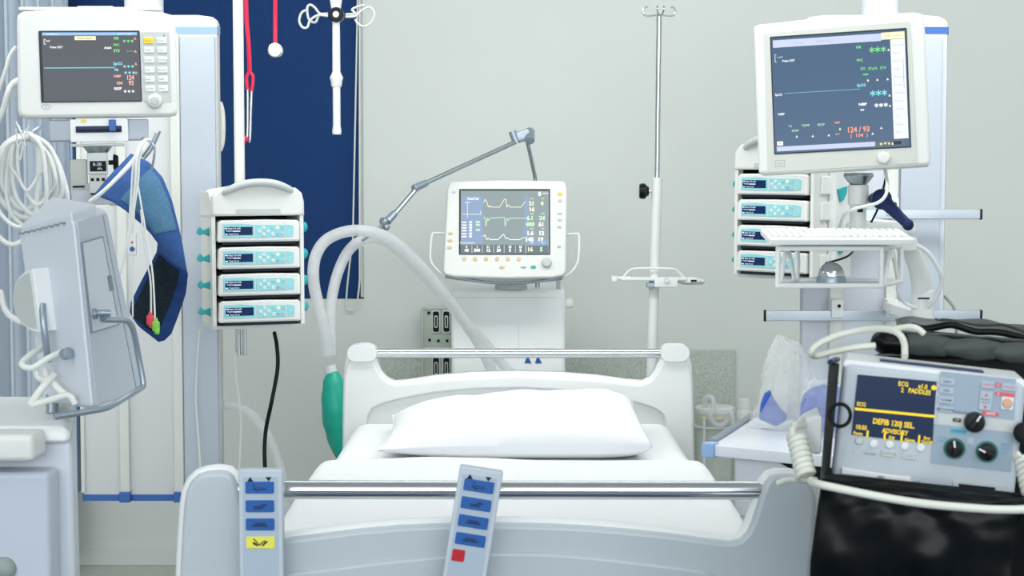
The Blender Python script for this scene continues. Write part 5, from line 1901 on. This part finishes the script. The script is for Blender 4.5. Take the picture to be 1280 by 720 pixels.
b.m('panel_grey').prism([F(1172, 530), F(1268, 541), F(1269, 526), F(1173, 515)], -.0012, .002)
pn = b.build('control_panel', t, 'L')
for s, px, py, wd, hh, c in (('LEAD', 1184, 477, 19, 8, 'defib_key'), ('SIZE', 1183, 488, 19, 8, 'defib_key'), ('ALARM', 1182.5, 500, 19, 9, 'defib_key'), ('RECORDER', 1182, 512, 19, 7, 'defib_key'),
                             ('CHARGE', 1234, 481, 17, 9, 'defib_key'), ('SHOCK', 1261, 484, 18, 9, 'defib_key'), ('', 1232, 501, 16, 24, 'defib_key')):
    k = MB(c)
    x, z = F(px, py)
    k.rrect(x - wd * S / 2, z - hh * S / 2, x + wd * S / 2, z + hh * S / 2, .0012, -.003, 0, .0006, 1)
    k.m('ink_blue')
    if s:
        if s in ('CHARGE', 'SHOCK'):
            k.m('defib_red')
        k.text(s, x, z, -.0032, 4.2 * S, 'CENTER', .01)
    else:
        k.m('defib_red')
        k.add([(x - 2.6 * S, -.0032, z + 6 * S), (x + 2.6 * S, -.0032, z + 6 * S), (x, -.0032, z + 10.5 * S)], [(0, 1, 2)])
        k.add([(x + 2.6 * S, -.0032, z - 6 * S), (x - 2.6 * S, -.0032, z - 6 * S), (x, -.0032, z - 10.5 * S)], [(0, 1, 2)])
        k.m('ink_blue').text('ENERGY', x, z + 1.8 * S, -.0032, 3.2 * S).text('SELECT', x, z - 2.2 * S, -.0032, 3.2 * S)
    k.build('key', pn, 'L', wn=False)
b = MB('defib_red')
for (px, py, wd, hh, s) in ((1247.5, 481, 5, 6, '2'), (1256, 493, 24, 5, '3'), (1238, 517, 20, 5, 'DEFIB')):
    x, z = F(px, py)
    b.m('defib_red').rrect(x - wd * S / 2, z - hh * S / 2, x + wd * S / 2, z + hh * S / 2, .0006, -.0022, 0)
    b.m('button_white').text(s, x - (8 * S if s == '3' else 0), z, -.0024, 4.4 * S, 'CENTER', .02)
x, z = F(1196, 525)
b.m('black_plastic').rrect(x - 5 * S, z - 2.4 * S, x + 5 * S, z + 2.4 * S, .0005, -.0022, 0).m('button_white').text('OFF', x, z, -.0024, 3.8 * S)
x, z = F(1198, 539)
b.m('label_cyan').rrect(x - 9.5 * S, z - 2.8 * S, x + 9.5 * S, z + 2.8 * S, .0008, -.0022, 0).m('ink_blue').text('MONITOR', x, z, -.0024, 3.6 * S)
x, z = F(1213, 551)
b.m('defib_key').rrect(x - 4 * S, z - 4 * S, x + 4 * S, z + 4 * S, .0008, -.0022, 0)
b.m('ink_blue')
x, z = F(1178, 547)
b.m('label_cyan').text('PACER', x, z, -.0024, 4 * S).text('OUTPUT', x, z - 4.5 * S, -.0024, 3.6 * S)
x, z = F(1257, 556)
b.text('PACER', x, z, -.0024, 4 * S).text('RATE', x, z - 5 * S, -.0024, 4 * S).text('ppm', x, z - 9.5 * S, -.0024, 3.6 * S)
x, z = F(1188, 512)
b.m('ink_blue').text('CODE MARKER', x + 16 * S, z - 2 * S, -.0024, 3.4 * S)
b.build('lettering', pn, 'L', wn=False)
x, z = F(1259, 504)
b = MB('button_white').rrect(x - 7.5 * S, z - 8 * S, x + 7.5 * S, z + 8 * S, .0015, -.003, 0, .0006, 1)
b.m('shock_tan').cyl((x, -.003, z), (x, -.005, z), 6.6 * S, 6 * S, 22, .0006)
b.build('shock_button', pn, 'L')
for (px, py, r, ang, ring) in ((1218, 527.5, 13.6, -28, None), (1193, 560.5, 13.2, 12, 'defib_ring'), (1233.5, 564.5, 13.4, 68, 'defib_ring')):
    x, z = F(px, py)
    b = MB('black_plastic')
    if ring:
        b.m(ring).cyl((x, 0, z), (x, -.0035, z), (r + .6) * S, (r + .4) * S, 32)
        b.m('black_plastic')
    k_ = 1.9 if ring else 0
    b.cyl((x, -.002, z), (x, -.016, z), (r - k_) * S, (r - 1.6 - k_) * S, 32, .002)
    a = math.radians(ang)
    dx, dz_ = -math.sin(a), math.cos(a)
    b.box((x + dx * 2 * S, -.018, z + dz_ * 2 * S), (7 * S, .008, 20 * S), .0015, 2, Matrix.Rotation(-a, 4, 'Y'))
    b.m('button_white').line([(x + dx * 4 * S, z + dz_ * 4 * S), (x + dx * 11.5 * S, z + dz_ * 11.5 * S)], 2.2 * S, -.0225)
    b.build('dial', pn, 'L')
for px, py in ((1074, 551), (1092, 554.5), (1112, 555.5), (1131, 557.5), (1151, 559.5)):
    x, z = F(px, py)
    MB('button_white' if px > 1080 else 'panel_grey').cyl((x, 0, z), (x, -.003, z), 5.6 * S, 5.0 * S, 20, .0008).build('soft_key', t, 'L')
b = MB('panel_grey')
for px, py, wd in ((1110, 567, 17), (1136, 570, 17)):
    x, z = F(px, py)
    b.rrect(x - wd * S / 2, z - 4 * S, x + wd * S / 2, z + 4 * S, .001, -.002, 0, .0005, 1)
b.m('ink_grey')
for px, py, s in ((1055, 563, 'o'), (1067, 565, 'o'), (1087, 567, 'VOLUME'), (1111, 567, 'SUMMARY'), (1136, 570, 'CODE')):
    x, z = F(px, py)
    b.text(s, x, z, -.0023, 4 * S)
b.build('lower_keys', t, 'L', wn=False)
# recorder door and card slot
b = MB('white_plastic')
b.prism([F(1052, 592), F(1138, 602), F(1138, 596), F(1115, 594), F(1052, 584)], -.004, .002, .001, 1)
b.m('defib_panel').prism([F(1050, 604), F(1150, 612), F(1150, 600), F(1139, 602), F(1052, 592)], -.002, .002)
x, z = F(1101, 596)
b.m('grey_metal').disc(x, z, 5 * S, -.0045, 14, .4)
b.build('recorder_door', t, 'L')
b = MB('panel_grey').prism([F(1190, 614), F(1256, 620), F(1257, 606), F(1191, 600)], -.003, .002, .0008, 1)
b.m('dark_slot').prism([F(1198, 609), F(1244, 614), F(1244, 609), F(1198, 604)], -.0036, 0)
b.build('card_slot', t, 'L')
# connector block with the coiled paddle lead
q = P(1016, 536, 2.36)
b = MB('white_plastic')
b.hexa([P(994, 562, 2.36), P(1027, 570, 2.30), P(1018, 563, 2.44), P(998, 556, 2.46), P(994, 525, 2.36), P(1028, 518, 2.30), P(1024, 507, 2.44), P(1001, 518, 2.46)], .006, 3)
o = b.build('lead_connector', t)
b = MB('cable_cream')
pts = []
A, B_ = P(996, 545, 2.30), P(1008, 597, 2.26)
ax_ = (B_ - A).normalized()
e1 = ax_.orthogonal().normalized()
e2 = ax_.cross(e1)
N = 7.5
for i in range(int(N * 14) + 1):
    f = i / (N * 14)
    a = 2 * math.pi * N * f
    pts.append(A.lerp(B_, f) + (e1 * math.cos(a) + e2 * math.sin(a)) * .0105)
pre = [P(1001, 529, 2.34), P(996, 532, 2.31), P(990, 538, 2.295)]
b.tube(pre + pts, .0042, 8, res=2)
b.cyl(P(1010, 526, 2.36), P(994, 533, 2.31), .007, .006, 14, .002)
b.build('coiled_lead', t)
b = MB('cable_cream')
b.tube([pts[-1], P(1018, 604, 2.15), P(1050, 611, 2.12), P(1100, 621, 2.11), P(1150, 629, 2.095), P(1200, 634, 2.08), P(1250, 637, 2.075), P(1290, 635, 2.075), P(1310, 620, 2.08)], .0052, 10)
b.tube([P(1020, 600, 2.25), P(1005, 600, 2.27), P(985, 600, 2.30), P(972, 604, 2.31)], .004, 8)
b.build('paddle_lead', t)
b = MB('cable_cream')
pts = []
A, B_ = P(1278, 570, 2.10), P(1290, 618, 2.12)
for i in range(7 * 12 + 1):
    f = i / 84
    a = 2 * math.pi * 7 * f
    pts.append(A.lerp(B_, f) + (e1 * math.cos(a) + e2 * math.sin(a)) * .009)
b.tube(pts, .004, 8, res=1)
b.build('coiled_lead', t)
b = MB('black_plastic').cyl(P(1290, 541, 2.27), P(1279, 541, 2.225), .016, .014, 14, .003)
b.build('side_knob', t)
b = MB('cable_cream')
b.tube([P(1094, 432, 2.46), P(1070, 434, 2.46), P(1040, 440, 2.47), P(1020, 445, 2.47), P(1014, 441, 2.46), P(1022, 431, 2.46), P(1045, 420, 2.46), P(1075, 413, 2.45), P(1105, 411, 2.42), P(1122, 416, 2.40), P(1130, 428, 2.385), P(1131, 446, 2.36)], .0048, 10)
b.tube([P(1112, 414, 2.47), P(1125, 410, 2.47), P(1143, 409, 2.46), P(1155, 417, 2.46)], .0045, 8)
b.build('looped_cable', t)

# black case around it
t = thing('carry_case', 'black soft carry case wrapped round the grey defibrillator', 'carry case', P(1140, 720, 2.3))
ZCB = .80


def soft(b, pts_front, y_off, th):
    return b


b = MB('bag_black')
# front pocket: a soft panel below the screen
fpts = [((1012, 760), (1266, 770)), ((1014, 700), (1266, 700)), ((1022, 640), (1270, 660)), ((1027, 606), (1282, 632)), ((1029, 597), (1290, 624))]


def pocket(u, v):
    k = v * (len(fpts) - 1)
    i = min(int(k), len(fpts) - 2)
    f = k - i
    a = V((*fpts[i][0], 0)).lerp(V((*fpts[i + 1][0], 0)), f)
    c = V((*fpts[i][1], 0)).lerp(V((*fpts[i + 1][1], 0)), f)
    p = a.lerp(c, u)
    D = 2.205 - .07 * u - .018 * math.sin(math.pi * v) * math.sin(math.pi * u)
    D += .010 * noise.noise(V((u * 3.5 + v * 2, v * 2.2 - u, 5))) + .004 * noise.noise(V((u * 9, v * 6, 2)))
    if v > .93:
        D += .02 * (v - .93) / .07
    return P(p.x, p.y, D)


b.grid(pocket, 44, 30)
b.build('front_pocket', t, solid=.006, sharp=180)
b = MB('bag_black')
b.tube([pocket(u / 20, .985) + V((0, -.003, .002)) for u in range(21)], .0055, 8, spline=False)
b.build('pocket_binding', t)
# side wall
b = MB('bag_black')
b.hexa([P(1013, 770, 2.225), P(1021, 770, 2.215), P(1026, 770, 2.46), P(1022, 770, 2.48), P(1036, 455, 2.31), P(1050, 452, 2.27), P(1040, 452, 2.46), P(1036, 452, 2.48)], .004, 2)
b.build('side_wall', t)
MB('navy_plastic').tube([P(1038, 453, 2.30), P(1042, 450, 2.33), P(1046, 449, 2.38), P(1047, 449, 2.42)], .004, 8).build('side_binding', t)
q = P(1050, 520, 2.255)
b = MB('rubber_black').tube([P(1050 + 13 * math.cos(a * .5236), 519 + 14 * math.sin(a * .5236), 2.255 - .004 * math.cos(a * .5236)) for a in range(12)], .0026, 8, closed=True)
b.build('cord_loop', t)
# back roll and lid flap behind the unit
b = MB('bag_black')


def roll(u, v):
    x = 1088 + (1300 - 1088) * u
    yy = 427 + 14 * u - 2 * math.sin(u * math.pi)
    c = P(x, yy, 2.545)
    a = 2 * math.pi * v
    end = min(1, (u / .06) ** .5) if u < .06 else 1
    r = .0175 * end * (1 + .12 * math.sin(u * 34) * max(0, -math.sin(a)) + .10 * noise.noise(V((u * 12, math.cos(a), math.sin(a)))))
    return c + V((0, r * 1.2 * math.sin(a) * -1, r * math.cos(a) * -1))


b.grid(lambda u, v: roll(v, u), 28, 70, wrapu=True)
b.build('back_roll', t, sharp=180)
b = MB('bag_lining')


def quilt(u, v):
    x = 1133 + (1300 - 1133) * u
    yy = 428 + 14 * u
    c = P(x, yy, 2.512)
    a = math.radians(-55 + 105 * v)
    pf = .0190 * (.66 + .36 * abs(math.sin(u * 8.5 + .35 * math.sin(v * 4) + .5)) ** .6 + .10 * noise.noise(V((u * 9, v * 2, 6))))
    return c + V((0, -pf * math.cos(a) * 1.0 + .006, pf * math.sin(a) * 1.0 - .001))


b.grid(quilt, 80, 14)
b.build('quilted_lining', t, solid=.003, sharp=180)
b = MB('bag_black')


def flap(u, v, off=0):
    x = 1140 + (1305 - 1140) * u
    yt = 402.5 + 5 * u + 7 * u * u - 3 * math.sin(u * 3)
    D = 2.60 + .16 * v
    p = P(x - 20 * v * (1 - u), yt + 14 * (1 - v) * (.35 + .6 * u) + off, D)
    p.z += .006 * noise.noise(V((u * 5, v * 3, 9)))
    return p


b.grid(lambda u, v: flap(u, v), 40, 10)
b.build('lid_flap', t, solid=.010, sharp=180)
b = MB('bag_lining')
b.grid(lambda u, v: flap(.25 + .75 * u, .35 + v * .6, -5.5 + 2 * v), 40, 10)
b.build('lid_lining', t, solid=.004, sharp=180)
b = MB('rubber_black')
b.tube([P(1150 + 150 * k / 10, 419 + 22 * (k / 10) ** .9 - 4 * math.sin(k / 10 * 3.1), 2.56) for k in range(11)], .008, 8)
b.build('flap_binding', t)
# base of the case
e0 = P(1013, 720, 2.2)
b = MB('bag_black').box(((.46 + .70) / 2, 2.40, ZCB - .005), (.24, .36, .105), .015, 3)
b.build('case_base', t)
bwx = P(1094, 500, 2.6).x
b = MB('bag_black').box(((bwx + .84) / 2, 2.615, (ZCB + P(1140, 442, 2.6).z) / 2), (.84 - bwx, .03, P(1140, 442, 2.6).z - ZCB), .012, 2)
b.build('back_wall', t)
b = MB('bag_black').box((.58, 2.38, (ZCB + .955) / 2), (.19, .2, .955 - ZCB), .01, 2)
b.build('padded_insert', t)

# trolley under the case
t = thing('equipment_trolley', 'steel trolley carrying the black defibrillator case', 'trolley', (.58, 2.4, 0))
MB('brushed_steel').box((.58, 2.36, ZCB - .075), (.46, .4, .03), .006).build('top_shelf', t)
MB('brushed_steel').box((.58, 2.36, .25), (.44, .38, .025), .006).build('lower_shelf', t)
for sx in (-1, 1):
    for sy in (-1, 1):
        leg = MB('steel').cyl((.58 + sx * .21, 2.36 + sy * .17, .08), (.58 + sx * .21, 2.36 + sy * .17, ZCB - .09), .012, seg=14).build('leg', t)
        MB('black_plastic').cyl((.58 + sx * .21 - .012, 2.36 + sy * .17, .035), (.58 + sx * .21 + .012, 2.36 + sy * .17, .035), .035, seg=18, bev=.005).m('panel_grey').cyl((.58 + sx * .21, 2.36 + sy * .17, .04), (.58 + sx * .21, 2.36 + sy * .17, .09), .01).build('castor', leg)

# =================================================================== NEAR-SIDE DEVICE CART
t = thing('device_cart', 'white wheeled device cart with a tilted display head seen from behind, nearest the curtain', 'cart', (-.92, 2.95, 0))
DC = 2.78
xr_ = P(90, 560, DC).x
zc_ = P(60, 536, DC).z
b = MB('white_plastic')
b.m('column_white').hexa([(-1.25, DC, .14), (P(99, 720, DC).x + .003, DC, .14), (P(99, 720, DC).x - .085, DC + .36, .14), (-1.25, DC + .36, .14), (-1.25, DC, zc_ - .02), (xr_, DC, zc_ - .02), (xr_ - .085, DC + .36, zc_ - .02), (-1.25, DC + .36, zc_ - .02)], .012, 3)
b.build('cart_body', t)
b = MB('white_plastic').hexa([(-1.26, DC - .015, zc_ - .022), (xr_ + .004, DC - .015, zc_ - .022), (xr_ - .083, DC + .36, zc_ - .022), (-1.26, DC + .36, zc_ - .022), (-1.25, DC + .0, zc_ + .004), (xr_ - .006, DC + .0, zc_ + .004), (xr_ - .095, DC + .35, zc_ + .010), (-1.25, DC + .35, zc_ + .010)], .012, 3)
b.build('cart_top', t)
q = P(42, 578, DC - .09)
zt1 = P(42, 544, DC - .09).z
b = MB('column_trim').box(((q.x - 1.25) / 2, DC - .05, (q.z + zt1) / 2), (q.x + 1.25, .08, zt1 - q.z), .01, 3)
b.build('push_bar', t)
q = P(62, 590, DC - .06)
b = MB('column_grey').box(((q.x - 1.25) / 2, DC - .033, (q.z + .16) / 2), (q.x + 1.25, .062, q.z - .16), .01, 3)
dr = b.build('drawer_front', t)
q2 = P(4, 712, DC - .07)
MB('cable_grey').ball((q2.x, DC - .066, q2.z), (.02, .014, .02), 16).build('drawer_knob', dr)
b = MB('panel_grey').box((-.98, DC + .16, .11), (.52, .46, .05), .01)
b.build('cart_base', t)
for sx in (-1, 1):
    for y in (DC - .02, DC + .33):
        MB('black_plastic').cyl((-.97 + sx * .22 - .016, y, .045), (-.97 + sx * .22 + .016, y, .045), .045, seg=20, bev=.006).build('castor', t)
# display head: A left edge, B near edge, C right edge, Dk hidden far edge
At, Ab = P(22, 290, 2.98), P(52, 505, 2.98)
Bt, Bb = P(92, 272, 2.80), P(116, 513, 2.80)
Ct, Cb = P(133, 259, 3.00), P(182, 489, 3.00)


def on_plane(px, py, a, c, e):
    n = (c - a).cross(e - a)
    o, d = V((0, 0, CAMH)), P(px, py, 3.0) - V((0, 0, CAMH))
    return o + d * ((a - o).dot(n) / d.dot(n))


Cb = on_plane(182, 489, Bb, Bt, Ct)
Ab = on_plane(52, 505, At, Bt, Bb)
Dt, Db_ = P(66, 252, 3.16), P(100, 470, 3.16)
hd = MB('column_white').hexa([Ab, Bb, Cb, Db_, At, Bt, Ct, Dt], .012, 3).build('display_head', t)


def bil(p00, p10, p11, p01, n):
    def f(u, v, off=0):
        return p00.lerp(p10, u).lerp(p01.lerp(p11, u), v) + n * off
    return f


nr = (Cb - Bb).cross(Bt - Bb).normalized()
if nr.y > 0:
    nr = -nr
fr_ = bil(Bb, Cb, Ct, Bt, nr)       # right-hand face, v up
nl = (Bb - Ab).cross(At - Ab).normalized()
if nl.y > 0:
    nl = -nl
fl_ = bil(Ab, Bb, Bt, At, nl)


def quadplate(b, f, u0, v0, u1, v1, o0, o1):
    return b.hexa([f(u0, v0, o0), f(u1, v0, o0), f(u1, v0, o1), f(u0, v0, o1), f(u0, v1, o0), f(u1, v1, o0), f(u1, v1, o1), f(u0, v1, o1)])


b = MB('column_grey')
quadplate(b, fr_, .06, .02, .95, .97, -.001, .002)
b.build('rear_panel', hd)
b = MB('column_white')
quadplate(b, fr_, .10, .40, .66, .86, .001, .004)
b.m('ink_grey')
for (u0, v0, u1, v1) in ((.09, .395, .67, .40), (.09, .86, .67, .865), (.085, .395, .1, .865), (.66, .395, .675, .865)):
    quadplate(b, fr_, u0, v0, u1, v1, .001, .0045)
quadplate(b, fr_, .60, .58, .68, .66, .003, .006)
b.build('hatch', hd)
b = MB('ink_grey')
quadplate(b, fr_, .80, .02, .81, .97, .001, .0026)
b.build('panel_seam', hd)
# top shoulder with ventilation slots
b = MB('column_white')
b.hexa([fl_(.02, .80, .0), fl_(.98, .84, .0), Ct.lerp(Bt, .3) - V((0, 0, .03)), Dt - V((0, 0, .03)), fl_(.05, 1.02, .0) + V((0, 0, .004)), fl_(.97, 1.02, .0) + V((0, 0, .004)), Ct.lerp(Bt, .3) + V((0, .0, .012)), Dt + V((0, 0, .012))], .008, 3)
b.build('top_shoulder', hd)
b = MB('ink_grey')
for k in range(8):
    u = .10 + k * .105
    p = fl_(u, .985, .002)
    b.box(p, (.011, .008, .003), .001, 1)
b.build('vent_slots', hd)
b = MB('white_plastic')
c = fl_(.25, .60, .006)
e = nl.cross(V((0, 0, 1))).normalized()
ux = (fl_(1, .6) - fl_(0, .6)).normalized()
uz = V((0, 0, 1))
Mx = Matrix((ux, nl, nl.cross(ux) * -1)).transposed().to_4x4()
ol = [(.048, -.052), (.052, .054)] + [(.05 - .10 * math.sin(math.radians(a)), .054 * math.cos(math.radians(a)) + .001) for a in range(10, 180, 12)]
keep = Matrix.Translation(c) @ Matrix((ux, -nl, ux.cross(nl))).transposed().to_4x4()
b.xf = keep
b.prism(ol, -.022, .01, .006, 3)
b.build('hinge_cover', hd)
b = MB('panel_grey')
b.xf = keep
b.prism([(x * .88 - .002, z * .88) for x, z in ol], -.024, -.02, .002, 2)
b.build('hinge_disc', hd)
b = MB('cable_white').tube([keep @ V((-.03, -.016, .036)), keep @ V((-.07, -.02, .024)), keep @ V((-.12, -.01, .006)), keep @ V((-.2, .02, -.02))], .0055, 8)
b.build('head_cable', hd)
# grab rail round the head
b = MB('grey_metal')
g0 = fr_(.16, .49, .0)
b.tube([g0, g0 + nr * .03, P(128, 399, 2.86), P(154, 400, 2.88), P(163, 405, 2.89), P(168, 418, 2.9), P(173, 445, 2.91), P(179, 478, 2.91), P(176, 485, 2.90), P(160, 495, 2.85), P(135, 509, 2.80), P(105, 515, 2.77), P(68, 521, 2.74)], .0053, 10, res=4)
b.cyl(g0 + nr * .001, g0 + nr * .010, .009, seg=16)
b.build('grab_rail', t)
b = MB('grey_metal').tube([P(53, 380, 2.88), P(54, 400, 2.87), P(57, 425, 2.87), P(60, 452, 2.88)], .006, 10)
b.build('gas_strut', t)
b = MB('column_trim')
b.tube([P(82, 438, 2.86), P(60, 448, 2.84), P(40, 460, 2.83), P(27, 455, 2.83), P(38, 444, 2.86), P(56, 432, 2.9)], .0055, 10, res=3)
b.tube([P(68, 468, 2.86), P(52, 486, 2.84), P(38, 505, 2.84)], .0065, 10)
b.tube([P(40, 506, 2.84), P(62, 500, 2.83), P(86, 494, 2.82), P(94, 505, 2.82)], .0055, 10, res=3)
b.tube([P(62, 475, 2.86), P(78, 490, 2.85), P(92, 500, 2.84)], .0065, 10)
b.tube([P(44, 462, 2.85), P(48, 472, 2.85), P(58, 474, 2.85), P(56, 462, 2.86)], .005, 8)
b.build('tilt_bracket', t)
MB('grey_metal').cyl(P(80, 443, 2.84), P(86, 441, 2.83), .010, seg=14, bev=.002).build('bracket_knob', t)
MB('brushed_steel').cyl(P(66, 520, 2.92), P(66, 490, 2.95), .012, seg=14).build('head_post', t)

# =================================================================== LIGHT
def area(name, loc, size, power, col=(1, 1, 1), rot=(0, 0, 0)):
    d = bpy.data.lights.new(name, 'AREA')
    d.shape = 'RECTANGLE'
    d.size, d.size_y = size
    d.energy = power
    d.color = col
    o = bpy.data.objects.new(name, d)
    o.location = loc
    o.rotation_euler = rot
    COL.objects.link(o)
    return o


area('ceiling_area', (0, 4.15, ZC - .06), (4.8, .7), 62, (1, 1, .98), (math.radians(34), 0, 0))  # added wall washer, tilted to brighten the back wall
area('ceiling_area', (-1.6, 1.6, ZC - .03), (1.2, 1.2), 10, (.98, .99, 1))
area('ceiling_area', (1.6, 1.6, ZC - .03), (1.2, 1.2), 10, (.98, .99, 1))
area('ceiling_area', (0, -0.4, ZC - .03), (4.6, 1.6), 20, (.98, .99, 1))
# frontal fill added behind the camera; no window is modelled there
area('frontal_fill', (0, -2.6, 1.9), (6.0, 1.5), 95, (.95, .98, 1), (math.radians(90), 0, 0))

w = bpy.data.worlds.new('room_light')
SC.world = w
w.use_nodes = True
bg = w.node_tree.nodes['Background']
bg.inputs['Color'].default_value = (.86, .93, 1.0, 1)
bg.inputs['Strength'].default_value = 1.0

# =================================================================== CAMERA
cd = bpy.data.cameras.new('camera')
cam = bpy.data.objects.new('camera', cd)
COL.objects.link(cam)
cam.location = (0, 0, CAMH)
cam.rotation_euler = (math.pi / 2 - TH, 0, 0)
cd.sensor_fit = 'HORIZONTAL'
cd.sensor_width = 36
cd.lens = FPX / 1280 * 36
cd.clip_start = .05
cd.clip_end = 60
cd.dof.use_dof = True
cd.dof.focus_distance = 4.75
cd.dof.aperture_fstop = 13
SC.camera = cam

SC.view_settings.view_transform = 'Standard'
SC.view_settings.look = 'None'
SC.view_settings.exposure = 0.46
SC.view_settings.gamma = 1.0
SC.view_settings.use_curve_mapping = False
try:
    SC.cycles.use_denoising = True
    SC.cycles.max_bounces = 10
    SC.cycles.diffuse_bounces = 5
    SC.cycles.transparent_max_bounces = 16
except Exception:
    pass
